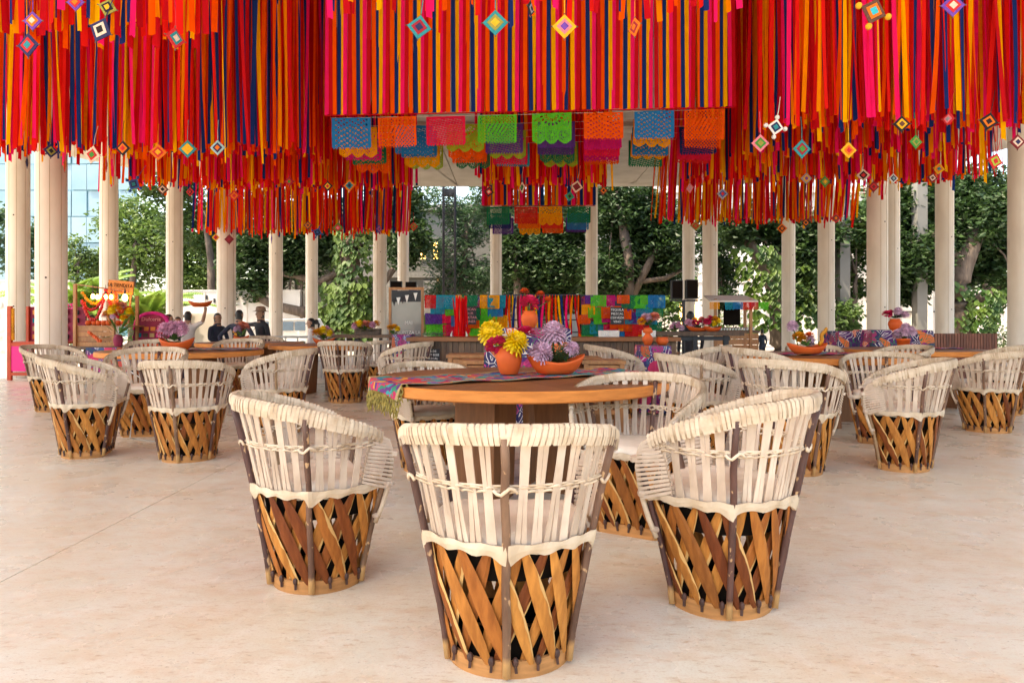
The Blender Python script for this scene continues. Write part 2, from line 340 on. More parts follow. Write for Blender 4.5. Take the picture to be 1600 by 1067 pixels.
for k, (px, wd) in enumerate(cols_px):
    Y = .5*F/wd
    z0 = 0 if Y < 13.2 else -.42
    t = thing('concrete_column', 'pale round concrete column '+COLUMN_WHERE[k], 'column', (XX(px,Y), Y, z0), 0, 'round columns carrying the roof')
    b = MB(); h = ZC-z0
    rings = []
    for z in (0, .01, h-.01, h):
        rings.append([(.25*cos(2*pi*j/colseg), .25*sin(2*pi*j/colseg), z) for j in range(colseg)])
    b.rings(rings); b.build('shaft', M['concrete'], t, True)
    b = MB(); b.lathe([(.29,0),(.29,.05),(.265,.06),(.252,.062)], n=32); b.build('plinth', M['concrete'], t)
    for a in (-100, -62, -20):       # mould seams
        b = MB(); x, y = .2505*cos(radians(a)), .2505*sin(radians(a)); b.box((x,y,h/2+.05), (.006,.006,h-.16), radians(a)); b.build('seam', M['tan'], t)
    b = MB()
    for z in (1.9, 4.1): b.blob((.25*cos(radians(-75)), .25*sin(radians(-75)), z), .018, 5)
    b.build('bolt_hole', M['lash'], t)['kind'] = 'stuff'

# ------------------------------------------------------------------ chairs
def interp(x, xs, ys):
    if x <= xs[0]: return ys[0]
    for i in range(len(xs)-1):
        if x <= xs[i+1]: return ys[i]+(ys[i+1]-ys[i])*(x-xs[i])/(xs[i+1]-xs[i])
    return ys[-1]
def prof(z): return interp(z, [0,.06,.25,.42,.63,.78,.86], [.203,.207,.242,.277,.322,.362,.385])
PHM = 132
def S(ph, z, off=0):
    a = prof(z)+off; p = radians(ph); dep = .88 if abs(ph) < 90 else .92
    dep = .94 if abs(ph) < 90 else .97+.19*min(1, max(0, z-.06)/.5)
    return Vector((a*sin(p), -dep*a*cos(p), z))
def O(ph, z, off=0):          # closed outline: round back and sides, flat front
    ph = (ph+180) % 360-180
    if abs(ph) <= PHM: return S(ph, z, off)
    A, B = S(PHM, z, off), S(-PHM, z, off)
    q = ph-PHM if ph > 0 else ph+360-PHM
    return A.lerp(B, q/(360-2*PHM))+Vector((0, off*.3, 0))
def zr(ph): return interp(abs(ph), [0,30,60,90,110,122], [.815,.81,.787,.735,.685,.645])
def ring_path(z, off, n=60): return [O(-180+360*k/n, z, off) for k in range(n)]
def outnormal(ph): p = radians(ph); return Vector((sin(p), -cos(p)*.95, 0)).normalized()
def tangent(ph): p = radians(ph); return Vector((cos(p), sin(p), 0))

def make_chair(full=True, seed=3):
    parts = []
    rr = random.Random(seed)
    def add(name, mb, m, smooth=False, stuff=False): parts.append((name, mb.mesh(name, m, smooth), stuff))
    # base hoop
    b = MB(); b.rings([[O(ph, 0, .007), O(ph, .058, .007), O(ph, .058, -.006), O(ph, 0, -.006)] for ph in [-180+360*k/64 for k in range(64)]], loop=True)
    add('base_hoop', b, M['ring'], False)
    # laths, outer leaning one way and inner the other
    step = 20.0
    slmesh = []
    for lay, (lean, off) in enumerate(((18+2*(seed % 3-1), .006), (-17, -.009))):
        for k in range(18):
            ph0 = -176+step*k+rr.uniform(-2.5, 2.5)+lay*8
            wd = rr.uniform(.0225, .0295); le = lean*rr.uniform(.85, 1.15); rings = []; N = 7; ac = []
            for i in range(N):
                t = i/(N-1); z = .045+.385*t; ph = ph0+le*(.5-t)*2*(1.1-.2*t)
                c = O(ph, z, off); c2 = O(ph+1.2, z, off); tg = (c2-c); tg.z = 0; tg.normalize()
                nm = Vector((tg.y, -tg.x, 0)); sl = Vector((tg.x*-le*.012, tg.y*-le*.012, 1)).normalized()
                ax = tg-sl*tg.dot(sl); ax.normalize()
                hw = wd*max(.12, sin(pi*(.07+.86*t)))**.55
                bow = .004*sin(pi*t)
                rings.append([c-ax*hw+nm*(bow-.001), c-ax*hw*.5+nm*(bow+.004), c+ax*hw*.5+nm*(bow+.0045), c+ax*hw+nm*(bow-.001), c+nm*(bow-.004)]); ac += [0,.25,.7,1,.5]
            b = MB(); b.rings(rings); me = b.mesh('lath', M['slat'])
            at = me.attributes.new('across', 'FLOAT', 'POINT')
            flip = rr.random() < .55
            at.data.foreach_set('value', [(v if flip else v*.5) for v in ac])
            parts.append(('lath', me, False))
    # lashings
    b = MB()
    for k in range(18):
        ph = -176+step*k-13
        p = O(ph-4, .052, .012); b.blob(p+Vector((0,0,.006)), (.011,.011,.017), 6); b.bar(p, p+Vector((rr.uniform(-.005,.005),0,-.028)), .009)
    add('lashing', b, M['lash'], False, True)
    # dark lining bands, widened to stand in for the shade inside the barrel
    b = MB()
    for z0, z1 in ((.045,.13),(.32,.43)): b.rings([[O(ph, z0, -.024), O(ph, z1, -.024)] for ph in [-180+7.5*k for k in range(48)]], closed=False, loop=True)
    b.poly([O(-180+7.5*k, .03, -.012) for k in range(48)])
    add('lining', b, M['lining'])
    # posts
    for ph in (0, 66, -66, 131, -131):
        top = zr(ph)-.015 if abs(ph) < 120 else .57
        pts = []; rads = []
        for i in range(9):
            t = i/8; z = .012+(top-.012)*t; p = O(ph+rr.uniform(-.5,.5), z, .017); pts.append(p); rads.append((.0125 if ph else .0145)*rr.uniform(.9,1.12))
        b = MB(); b.tube(pts, rads, 7); add('post', b, M['bark'], True)
    # rawhide band
    rg = []
    for k in range(120):
        ph = -180+3*k; bu = .016*sum(math.exp(-((ph-q)/5)**2) for q in (0,66,-66,131,-131))
        droop = .022*math.exp(-((abs(ph) % 66)/9)**2) if abs(ph) < 120 else 0
        saw = (ph/22.0+.37) % 1; sc_ = .014*(1-abs(2*saw-1))**1.3
        z0 = .428-droop*1.3-sc_; z1 = .456+.003*sin(ph*.31); wr_ = .003*sin(ph*1.7)+.002*sin(ph*4.1)
        rg.append([O(ph, z0, .0155+bu+wr_), O(ph, (z0+z1)/2, .0175+bu), O(ph, z1, .0145+bu-wr_), O(ph, z1, .011+bu*.5), O(ph, z0, .011+bu*.6)])
    b = MB(); b.rings(rg, loop=True); add('rawhide_band', b, M['hide'], False)
    # seat cushion
    b = MB(); rg = []
    for off, z in ((-.03,.40),(-.012,.43),(-.012,.455),(-.03,.475),(-.07,.485)):
        rg.append([O(-180+7.5*k, z, 0) * 1 + (O(-180+7.5*k, z, off)-O(-180+7.5*k, z, 0)) + Vector((0,0,.004*sin(k*1.57) if -.05 < off < -.02 else 0)) for k in range(48)])
    c = Vector((0,-.03,.495)); rg.append([c.lerp(p, .35) for p in rg[-1]])
    b.rings(rg); add('seat_cushion', b, M['cush'], True)
    # upright palm strips in pairs
    joined = MB()
    npair = 25
    for k in range(npair):
        ph = -112+224*k/(npair-1)
        if min(abs(ph-q) for q in (0,66,-66)) < 2.2: continue
        b = MB()
        for sgn in (-1, 1):
            sl = rr.uniform(-2.2, 2.2); rings = []
            zt = zr(ph)-.02
            for i in range(6):
                t = i/5; z = .452+(zt-.452)*t
                gap = .0066+.0042*abs(t-.45)
                cph = ph+sl*(.5-t)
                c = S(cph, z, .002+.005*sin(pi*t)*(1 if k % 2 else -.4)); tg = tangent(cph); nm = outnormal(cph)
                c = c+tg*(sgn*gap); hw = (.0064+.004*abs(t-.45))*(1+.1*rr.uniform(-1,1)); th = .0022
                rings.append([c-tg*hw-nm*th, c+tg*hw-nm*th, c+tg*hw+nm*th, c-tg*hw+nm*th])
            (b if full else joined).rings(rings)
        if full: add('upright_strip', b, M['cane'])
    if not full: add('upright_strips', joined, M['cane'], False, True)
    # braid around the middle
    b = MB()
    for s_ in (1, -1):
        b.tube([S(-116+232*k/150, .632+s_*.006+.004*s_*sin(k*1.1), .005+s_*.007*sin(k*1.1)) for k in range(151)], .0044, 5)
    b.tube([S(-116+232*k/70, .645, .003) for k in range(71)], .004, 5)
    for q in (0, 66, -66):
        b.tube([S(q+d, .632+.012*sin(d*.6), .032-.0012*abs(d)) for d in (-6,-4,-2,0,2,4,6)], .006, 5)
    add('middle_braid', b, M['canew'], True)
    # rim hoop, running down at the arm ends
    for_path = []
    def rim_pt(ph): return S(ph, zr(ph), .004)
    arc = [rim_pt(-120+240*k/80) for k in range(81)]
    def tail(s_):
        A = rim_pt(120*s_); pts = []
        for ph, z, off in ((125,.635,.012),(128.5,.595,.02),(131,.54,.03),(132,.48,.036),(132,.42,.042),(131,.34,.042),(130.5,.27,.032)):
            q = S(ph, z, off); pts.append(Vector((q.x*s_, q.y, q.z)))
        return pts
    path = list(reversed(tail(-1)))+arc+tail(1)
    b = MB(); b.tube(path, [.012 if 7 <= i < len(path)-7 else .0105 for i in range(len(path))], 7); add('rim_hoop', b, M['canew'], True)
    # padded rim under the wrapping
    prf = [(-.014,-.03),(-.016,-.004),(-.009,.011),(.008,.012),(.016,.003),(.017,-.022),(.012,-.047),(.006,-.047)]
    rg = []
    for k in range(91):
        ph = -119+238*k/90; c = rim_pt(ph); nm = outnormal(ph)
        f = 1 if abs(ph) < 105 else .75
        rg.append([c+nm*(n_*f)+Vector((0,0,z_*f-.0+.012)) for n_, z_ in prf])
    b = MB(); b.rings(rg); add('rim_band', b, M['canew'], True)
    b = MB(); ph = -118
    while ph < 118:
        c = rim_pt(ph); nm = outnormal(ph); tg = tangent(ph); f = 1 if abs(ph) < 105 else .8
        wv = rr.uniform(.0058, .0085); k = len(b.f); slant = rr.uniform(.2, .55)*(1 if ph < 0 else -1)*.5
        rows = []
        for n_, z_ in ((-.0165,-.034),(-.0185,-.003),(-.0105,.0132),(.0095,.0142),(.0188,.004),(.0195,-.022),(.0135,-.05)):
            cc = c+nm*(n_*f)+Vector((0,0,z_*f+.012))+tg*(slant*(-z_))
            rows.append([cc-tg*wv, cc+tg*wv])
        b.rings(rows, m=rr.choice((0,0,1)), closed=False)
        ph += rr.choice((2.2,2.5,2.8,3.3))
    add('rim_wrapping', b, [M['canew'], M['hide']], False, True)
    # arm ends bound with cross strips
    for s_ in (-1, 1):
        b = MB()
        tl = tail(1)
        for k in range(14):
            t = k/13
            i = t*4.0; i0 = int(min(i, 3)); q = tl[i0].lerp(tl[i0+1], i-i0) if t < 1 else tl[4]
            q = Vector((q.x*s_, q.y, q.z))
            zin = interp(t, [0,1], [zr(112)-.01, .47]); pin = S(s_*interp(t,[0,.4,1],[113,109,108]), zin, .004)
            rows = []
            d = q-pin; nm = outnormal(s_*120)
            for e, o_ in ((-.0,.009),(.4,.0115),(.85,.013),(.99,.0135),(1.045,.0),(.99,-.0135),(.5,-.010),(0,-.006)):
                cc = pin+d*e+nm*o_; rows.append([cc+Vector((0,0,-.0058)), cc+Vector((0,0,.0058))])
            b.rings(rows, closed=False)
        b.tube([S(s_*131, .585-.02*j, .03) for j in range(2)], .02, 6)
        b.blob(S(s_*131.5, .44, .034), (.024,.024,.022), 7)
        b.blob(S(s_*131, .30, .028), (.02,.02,.014), 7)
        add('arm_binding', b, M['hide'] if s_ > 5 else M['cane'], False, True)
    return parts
CHAIR_FULL = [make_chair(True, k) for k in (3, 8, 21)]; CHAIR_FAR = [make_chair(False, k) for k in (5, 13)]
def chair(x, y, dx, dy, label, full=True, s=1.0):
    rz = atan2(dy, dx)-pi/2
    t = thing('barrel_chair', label, 'chair', (x, y, 0), rz, 'woven barrel chairs around the tables')
    vr = CHAIR_FULL if full else CHAIR_FAR; vi = int(abs(x)*100+y*37) % len(vr); s *= 1+.025*sin(x*9+y*5); t.scale = (s*(1+.02*sin(y*11)), s, s)
    for n, me, st in vr[vi]:
        o = link(n, me, t)
        if st: o['kind'] = 'stuff'
    return t
chairs = [
 (-.01,2.33,.03,1,'woven barrel chair nearest the camera, seen straight from behind',1),
 (-.85,3.0,.86,.51,'large barrel chair in left foreground, turned sideways with open front to the right',1),
 (.84,2.76,-.86,.52,'large barrel chair in right foreground, turned sideways with open front to the left',1),
 (.66,3.68,-.5,-.85,'barrel chair tucked between right foreground chair and front table, its seat towards us',1),
 (-.62,5.2,.45,-.85,'barrel chair beyond the front table, only its pale rim showing above the tabletop',1),
 (-3.56,5.75,.9,.3,'leftmost barrel chair of the left table, side view with open front to the right',1),
 (-2.64,5.58,-.05,1,'barrel chair seen from behind at the near side of the left table',1),
 (-3.62,6.75,.15,-1,'barrel chair in shade at the left table with its grey seat towards us',0),
 (-2.36,6.9,-.95,.12,'barrel chair right of the left table, facing left behind the left foreground chair',0),
 (-5.75,8.6,.95,-.2,'barrel chair by the thick near column, at the far left of the left table',0),
 (-5.25,9.95,.2,-1,'barrel chair behind the left table, below the wooden shop stall',0),
 (-4.1,10.2,-.05,-1,'barrel chair behind the left table, in front of the man in navy',0),
 (-2.31,9.5,.08,1,'barrel chair seen from behind at the small far left table with pink flowers',0),
 (-2.15,10.9,-.7,.7,'half hidden barrel chair just behind another at the far left flower table',0),
 (-1.42,9.05,-.92,.3,'barrel chair facing left beside the small black menu board of the bar',0),
 (1.22,8.0,.92,.12,'barrel chair facing right beside the wooden stools at the right of the bar',0),
 (1.62,5.95,.92,.2,'barrel chair facing right, just beyond the right end of the front table',1),
 (2.15,7.9,-.8,.5,'barrel chair facing left below the dark table with flower bowls',0),
 (2.55,7.0,.9,.25,'barrel chair wedged left of the right table, mostly hidden',0),
 (2.10,5.12,.72,.62,'barrel chair at near left of the right table, open front to the right',1),
 (2.98,5.25,-.88,.42,'barrel chair at near right of the right table, open front to the left',1),
 (3.42,6.3,-.5,-.75,'barrel chair tucked under the right table with its seat towards us',0),
 (4.88,7.0,-.45,.88,'rightmost near barrel chair, seen from behind by the right edge',0),
 (5.95,8.3,-.5,.75,'barrel chair half cut off by the right edge, behind another',0),
 (3.95,8.9,-.2,-1,'barrel chair beyond the right table, its rim behind the orchid bowl',0),
 (4.35,7.75,-.95,-.15,'barrel chair between the right table and the far right table',0),
 (-4.45,12.2,.6,-.8,'barrel chair far back beside the woman in white',0),
]
for x, y, dx, dy, lb, fu in chairs: chair(x, y, dx, dy, lb, bool(fu), .93 if 'pale rim' in lb else .955 if 'left foreground, turned' in lb else 1)

# ------------------------------------------------------------------ tables
def round_table(x, y, r, label, h=.75, rz=0):
    t = thing('round_table', label, 'table', (x, y, 0), rz, 'round wooden tables')
    b = MB(); n = 72
    b.lathe([(r-.012,h-.066),(r,h-.058),(r,h-.008),(r-.008,h-.0005)], n=n, cap=False); b.build('table_edge', M['twood2'], t, False)
    npl = 9
    for k in range(npl):                      # planks of the top
        x0, x1 = -r+2*r*k/npl+.0012, -r+2*r*(k+1)/npl-.0012
        rr = r-.009
        pts = [(xx, -sqrt(max(0, rr*rr-xx*xx))) for xx in [x0+(x1-x0)*i/8 for i in range(9)]]
        pts = [(max(-rr,min(rr,a)),c) for a,c in pts]
        lo = pts+[(a,-c) for a,c in reversed(pts)]
        b = MB(); b.rings([[(a,c,h-.05) for a,c in lo],[(a,c,h) for a,c in lo]]); b.build('plank', M['twood'], t)
    for k in range(4):
        a = pi/4+k*pi/2
        b = MB(); w0, w1 = .16, .25
        c, s = cos(a), sin(a); tx, ty = -s, c; th = .022
        def P(rad, z, o): return (c*rad+tx*o, s*rad+ty*o, z)
        b.rings([[P(.30-w1*.55,0,-th),P(.30+w1*.75,0,-th),P(.30+w1*.75,0,th),P(.30-w1*.55,0,th)],[P(.16-w0*.4,h-.052,-th),P(.16+w0*1.9,h-.052,-th),P(.16+w0*1.9,h-.052,th),P(.16-w0*.4,h-.052,th)]])
        b.build('leg', M['twood'], t)
    return t
T1 = (.05,4.56,.975); T2 = (-4.22,8.75,.98); T3 = (3.36,7.6,.92); T4 = (5.36,9.1,.86); T5 = (-3.05,10.9,.8); T6 = (-4.6,12.0,.9)
round_table(*T1, 'round wooden table in the middle foreground with fringed runner', rz=.4)
round_table(*T2, 'round wooden table at left with pink flowers in an orange bowl', rz=.2)
round_table(*T3, 'round wooden table at right with crimson runner and orchid bowl', rz=.9)
round_table(*T4, 'round wooden table at far right before the cloth-covered stands', rz=.1)
round_table(*T5, 'small round table far left with pink and yellow flowers', rz=.5)
round_table(*T6, 'round table in front of the men by the white wall', rz=.7)

# ------------------------------------------------------------------ runners
def runner(cx, cy, r, ang, width, l0, l1, label, m, h=.752, hang0=.22, fringe=True):
    d = Vector((cos(ang), sin(ang), 0)); n = Vector((-sin(ang), cos(ang), 0)); rr = random.Random(int(cx*100)+5)
    t = thing('table_runner', label, 'table runner', (cx, cy, h), 0)
    NU, NV = 40, 12
    def pt(u, v, lift=0):
        s = l0+(l1-l0)*u
        o = (v-.5)*width*(1+.06*sin(u*17)+.05*sin(u*7+v*3))
        p = d*s+n*o
        z = .004+.007*(1+sin(u*29+v*5))*(.3+abs(v-.5)*1.6)*.6+lift
        rad = p.length
        if rad > r+.004:                      # beyond the edge the cloth falls
            over = rad-(r+.004); q = p*((r+.012+.05*over)/rad); q.z = z-over*1.02; return q
        return Vector((p.x, p.y, z))
    rows = [[pt(i/NU, j/NV) for j in range(NV+1)] for i in range(NU+1)]
    b = MB(); b.rings(rows, closed=False); b.build('weave', m, t, True)
    for v0, v1 in ((-.03,.02),(.98,1.03)):
        b = MB(); b.rings([[pt(i/NU, v0+(v1-v0)*j/2, .003) for j in range(3)] for i in range(NU+1)], closed=False); b.build('border', M['tan'], t, True)
    if fringe:
        b = MB()
        for k in range(46):
            v = k/45; e = pt(0, v); L_ = rr.uniform(.08,.13); q = [e]
            out = Vector((e.x, e.y, 0)).normalized()
            for i in range(1, 6): q.append(e+Vector((0,0,-L_*i/5))+out*.006*sin(i+k)+n*(.006*sin(i*2.1+k*3)))
            b.tube(q, [.004,.006,.0045,.0065,.005,.003], 5)
        for k in range(34):
            u = k/80; e = pt(u, -.02)
            if (Vector((e.x,e.y,0))).length > r-.02:
                q = [e+Vector((0,0,-.02*i)) + d*(.006*sin(i*2+k)) for i in range(6)]; b.tube(q, [.004,.006,.0045,.0065,.005,.003], 5)
        b.build('fringe', M['fringe'], t)['kind'] = 'stuff'
    return t
runner(T1[0], T1[1], T1[2], radians(29), .56, -1.03, .96, 'multicoloured woven runner with olive fringe on the front table', M['runner'])
runner(T3[0], T3[1], T3[2], radians(5), .5, -.55, .55, 'crimson and purple woven runner on the right table', M['runner2'], fringe=False)
runner(T4[0], T4[1], T4[2], radians(3), .4, -.35, .7, 'dark striped runner on the far right table', M['embro2'], fringe=False)
runner(T2[0], T2[1], T2[2], radians(12), .55, -.5, .9, 'patchy orange and teal runner on the left table', M['runner'], fringe=False)
b = MB(); b.box((0,0,.004), (.55,.34,.006), .1); tag(b.build('placemat', M['white'], None, False, (T2[0]-.35,T2[1]-.3,.754)), 'white paper sheet lying on the left table', 'placemat')
b = MB(); b.lathe([(.05,0),(.02,.06),(.004,.10)], n=10); tag(b.build('folded_napkin', M['whitec'], None, False, (T2[0]+.08,T2[1]-.28,.754)), 'white folded napkin standing beside the orange bowl on the left table', 'napkin')
b = MB()
b.tube([spot(190,546,7.85), spot(192,556,7.75), spot(203,580,7.3), spot(222,592,7.0), spot(226,602,6.9), spot(214,625,6.7), spot(206,655,6.5), spot(203,684,6.45), (-3.6,6.5,.006), (-3.35,6.35,.006), (-3.2,6.45,.006), (-3.45,6.6,.006)], .006, 5)
tag(b.build('white_cable', M['white'], None, True), 'white cable hanging from the left table down to the floor', 'cable')

# ------------------------------------------------------------------ flowers
PET = {'ymum':(.92,.62,.008), 'lilac':(.70,.44,.58), 'pinkmum':(.74,.36,.50), 'magenta':(.74,.015,.10), 'orangef':(.84,.12,.02), 'salmon':(.80,.26,.18), 'redf':(.68,.015,.02), 'whitef':(.8,.7,.66), 'goldf':(.84,.34,.01)}
for k, c in PET.items(): M['pet_'+k] = mat('petal_'+k, c, .6, var=.45, ns=3.2, detail=6, objvar=.08, trans=.1)
def mum_mesh(kind, petals=110, droop=.5, seed=1, wide=.055):
    rr = random.Random(seed); b = MB()
    for k in range(petals):
        f = (k+.5)/petals; el = pi/2-f*(pi/2+droop*1.1); az = k*2.39996
        L_ = 1.0*(.72+.33*f)*rr.uniform(.85,1.12)
        d = Vector((cos(el)*cos(az), cos(el)*sin(az), sin(el)))
        side = Vector((-sin(az), cos(az), 0)); up = d.cross(side)
        w_ = wide*rr.uniform(.8,1.25); rows = []
        for i in range(5):
            t = i/4; p = d*(L_*t)+Vector((0,0,-.38*droop*f*t*t))-up*(.12*(1-f)*sin(pi*t))
            hw = w_*(.4,.9,1.1,1.15,.75)[i]
            rows.append([p-side*hw, p+up*hw*.45, p+side*hw])
        b.rings(rows, closed=False)
    b.blob((0,0,.12), .55, 8)
    return b.mesh('flower_head', M['pet_'+kind], False)
def ruffle_mesh(kind, seed=2):
    rr = random.Random(seed); b = MB()
    for k in range(34):
        f = (k+.5)/34; el = pi/2-f*1.9; az = k*2.39996; d = Vector((cos(el)*cos(az), cos(el)*sin(az), sin(el))); side = Vector((-sin(az), cos(az), 0)); up = d.cross(side); rows = []
        for i in range(4):
            t = .3+.7*i/3; hw = .1+.3*i/3
            rows.append([d*t+side*(hw*(j-2)/2)+up*(.09*rr.uniform(-1,1)*(i/3)) for j in range(5)])
        b.rings(rows, closed=False)
    return b.mesh('flower_head', M['pet_'+kind], True)
HEADS = {k: mum_mesh(k, 170, .85, 3, .10) for k in ('ymum','lilac','pinkmum')}
for k in ('magenta','redf','orangef','salmon','whitef','goldf'): HEADS[k] = ruffle_mesh(k, len(k))
def flower(loc, root, kind, r, label, tilt=(0,0)):
    t = thing('cut_flower', label, 'flower', root, 0, 'cut flowers in vases and bowls')
    o = link('flower_head', HEADS[kind], t, Vector(loc)-Vector(root)); o.scale = (r,r,r*.85); o.rotation_euler = (tilt[0], tilt[1], R.uniform(0,6))
    b = MB(); d = Vector(loc)-Vector(root); b.tube([(0,0,0), d*.5+Vector((0,0,.01)), d], .006, 6); b.build('stem', M['green'], t, True)
    return t
def bowl(x, y, z, L_, W_, h, label, rz=0):
    b = MB(); n = 32; rings = []
    for f, zz in ((.0,.0),(.5,.0),(.62,.04),(.82,.35),(.97,.8),(1.0,1.0),(.965,1.0),(.90,.75),(.7,.25),(.3,.14),(.0,.14)):
        row = []
        for j in range(n):
            a = 2*pi*j/n; e = abs(cos(a)); lip = (.72+.28*e*e+.08*sin(a*2+1)) if zz > .3 else 1
            row.append((L_/2*f*cos(a)*(1+.05*e*zz), W_/2*f*sin(a), h*zz*(lip if zz > .3 else 1)))
        rings.append(row)
    b.rings(rings, cap=False); o = b.build('clay_bowl', M['terra'], None, True, (x,y,z), rz)
    return tag(o, label, 'bowl', 'terracotta bowls')
def vase(x, y, z, r, h, label, prof_=None):
    p = prof_ or [(0,0),(.62,0),(.68,.03),(.86,.22),(1,.5),(.95,.7),(.75,.87),(.66,.92),(.74,.97),(.76,1),(.66,1),(.58,.9),(.6,.6),(.0,.4)]
    b = MB(); b.lathe([(max(a,.001)*r, c*h) for a, c in p], n=36, cap=False); o = b.build('clay_vase', M['terra'], None, True, (x,y,z))
    return tag(o, label, 'vase', 'terracotta vases')
zt = .765
vase(-.02,4.60,zt,.088,.205,'round orange clay vase on the front table, left of the bowl')
bowl(.295,4.62,zt,.38,.22,.125,'boat-shaped orange clay bowl on the front table')
flower((-.15,4.56,1.055), (-.03,4.60,.93), 'ymum', .096, 'yellow chrysanthemum leaning out left of the clay vase', (-.5,-.5))
flower((.035,4.54,.995), (-.01,4.60,.93), 'ymum', .098, 'yellow chrysanthemum hanging over the right lip of the clay vase', (.5,.3))
flower((-.105,4.53,.96), (-.03,4.59,.93), 'magenta', .075, 'magenta carnation low at the left lip of the clay vase', (.6,-.3))
flower((.09,4.66,1.03), (0,4.62,.94), 'magenta', .07, 'magenta carnation behind the two yellow chrysanthemums')
flower((.285,4.68,1.055), (.28,4.64,.84), 'lilac', .105, 'upper pale lilac chrysanthemum standing in the boat-shaped bowl')
flower((.205,4.56,.925), (.25,4.62,.84), 'lilac', .092, 'lower pale lilac chrysanthemum lying over the left of the boat-shaped bowl', (.5,-.4))
flower((.41,4.60,.945), (.36,4.62,.84), 'lilac', .06, 'small lilac chrysanthemum among the fern in the boat-shaped bowl', (.3,.6))
def greens(x, y, z, r, label, n=60, hgt=.14, m='leafy', seed=1):
    rr = random.Random(seed); b = MB()
    for k in range(n):
        az = rr.uniform(0,6.28); el = rr.uniform(.15,1.3); L_ = r*rr.uniform(.5,1.15); d = Vector((cos(az)*cos(el), sin(az)*cos(el)*.6, sin(el)*hgt/r)); side = Vector((-sin(az), cos(az), 0))
        for i in range(4):
            p = d*L_*(.3+.22*i); ww = .012+.006*(i % 2)
            for s_ in (-1, 1):
                q = p+side*s_*ww*2.2+d*L_*.12; b.poly([p, p+side*s_*ww+d*L_*.12, q])
        b.tube([(0,0,0), d*L_*.6, d*L_], .0018, 4)
    return tag(b.build('fern_sprig', M[m], None, False, (x,y,z)), label, 'greenery')
greens(.32,4.62,.84,.17,'feathery green fern spilling from the boat-shaped bowl', 60, .12)
def bouquet(x, y, z, kinds, spread, label, r=.06, hgt=.12, seed=1, n=9, leaves=True):
    rr = random.Random(seed); t = thing('flower_bouquet', label, 'bouquet', (x,y,z), 0, 'flower bouquets')
    for k in range(n):
        a = k*2.4; q = sqrt((k+.5)/n)*spread
        o = link('flower_head', HEADS[kinds[k % len(kinds)]], t, (q*cos(a), q*sin(a)*.6, hgt*(1-.45*(q/spread)**2)+rr.uniform(-.03,.05)))
        s = r*rr.uniform(.75,1.2); o.scale = (s,s,s*.85); o.rotation_euler = (rr.uniform(-.5,.5), rr.uniform(-.5,.5), a)
    if leaves:
        b = MB()
        for k in range(26):
            a = rr.uniform(0,6.28); L_ = spread*rr.uniform(.8,1.35); zz = rr.uniform(-.2,.9)*hgt; c = Vector((cos(a)*L_, sin(a)*L_*.6, zz)); s_ = Vector((-sin(a), cos(a), 0))*.022
            b.poly([(0,0,0), c*.6-s_, c, c*.6+s_])
        b.build('leaves', M['green'], t)['kind'] = 'stuff'
    return t
# left table
bowl(-4.15,8.45,.76,.42,.24,.15,'bright orange clay bowl with upturned lips on the left table')
bouquet(-4.18,8.45,.88,['pinkmum'],.13,'mound of pink chrysanthemums in the orange bowl on the left table',.10,.20,3,6)
flower((-4.30,8.38,.95),(-4.22,8.45,.83),'redf',.05,'red blossom at the left of the pink chrysanthemum mound')
# right table
bowl(3.22,7.45,.762,.42,.22,.115,'wide clay bowl with orchid-like flowers on the right table')
bouquet(3.22,7.45,.85,['lilac','goldf','orangef'],.10,'lilac, gold and orange flowers in the bowl on the right table',.065,.10,4,5)
flower((3.06,7.45,1.08),(3.12,7.45,.85),'lilac',.075,'tall lilac pompom flower left in the right table bowl')
g_ = MB()
for k in range(9): g_.blob((.012*sin(k),0,.02*k), (.022,.018,.03), 5)
og = g_.build('gladiolus_spike', M['pet_goldf'], None, True, (3.36,7.45,.88)); og.rotation_euler = (0,.35,0); tag(og, 'orange flower spike leaning right out of the right table bowl', 'flower')
# far right table
vase(5.16,9.0,.762,.085,.13,'plain flowerpot standing on the far right table',[(0,0),(.75,0),(.95,.85),(1.02,.86),(1.02,1),(.9,1),(.8,.3),(0,.3)])
bouquet(5.16,9.0,.89,['lilac'],.11,'lilac daisies in the flowerpot on the far right table',.07,.13,6,7)
# small far left tables
bowl(-2.98,10.8,.755,.34,.2,.10,'clay bowl on the small far left table')
bouquet(-2.98,10.8,.84,['pinkmum','goldf','ymum'],.15,'pink and gold bouquet on the small far left table',.085,.16,8,8)
bowl(-4.72,11.9,.755,.26,.18,.12,'brown clay bowl in front of the men by the white wall')
bouquet(-4.72,11.9,.86,['orangef','lilac','salmon'],.12,'orange and lilac bouquet in front of the man in navy',.07,.2,9,7)

# ------------------------------------------------------------------ hanging ribbons
def ribbon_rows(seed, w=.05, sway=.05, pinch=True, twist=.35):
    rr = random.Random(seed); N = 11; rows = []
    p1, p2, p3, p4 = rr.uniform(0,6), rr.uniform(0,6), rr.uniform(-1,1), rr.uniform(0,6); tw0, tw1 = rr.uniform(-twist,twist), rr.uniform(-twist,twist)
    for i in range(N):
        t = i/(N-1); hw = w/2*(1 if not pinch else min(1, .25+t*7))
        x = sway*(p3*t*t*.7+.35*sin(p1+t*3.2)*t); y = sway*.6*sin(p2+t*2.5)*t; a = tw0+(tw1-tw0)*t+(.5*twist*sin(p4+t*5) if pinch else 0); f = .18*w*sin(p4+t*4) if pinch else 0
        rows.append([(x-hw*cos(a), y-hw*sin(a), -t), (x+f*sin(a), y-f*cos(a), -t), (x+hw*cos(a), y+hw*sin(a), -t+(.006*sin(p1) if i == N-1 else 0))])
    return rows
def ribbon_mesh(cname, seed, w=.05, sway=.05, pinch=True, twist=.35):
    b = MB(); b.rings(ribbon_rows(seed, w, sway, pinch, twist), closed=False)
    return b.mesh('ribbon', M['rib_'+cname], True)
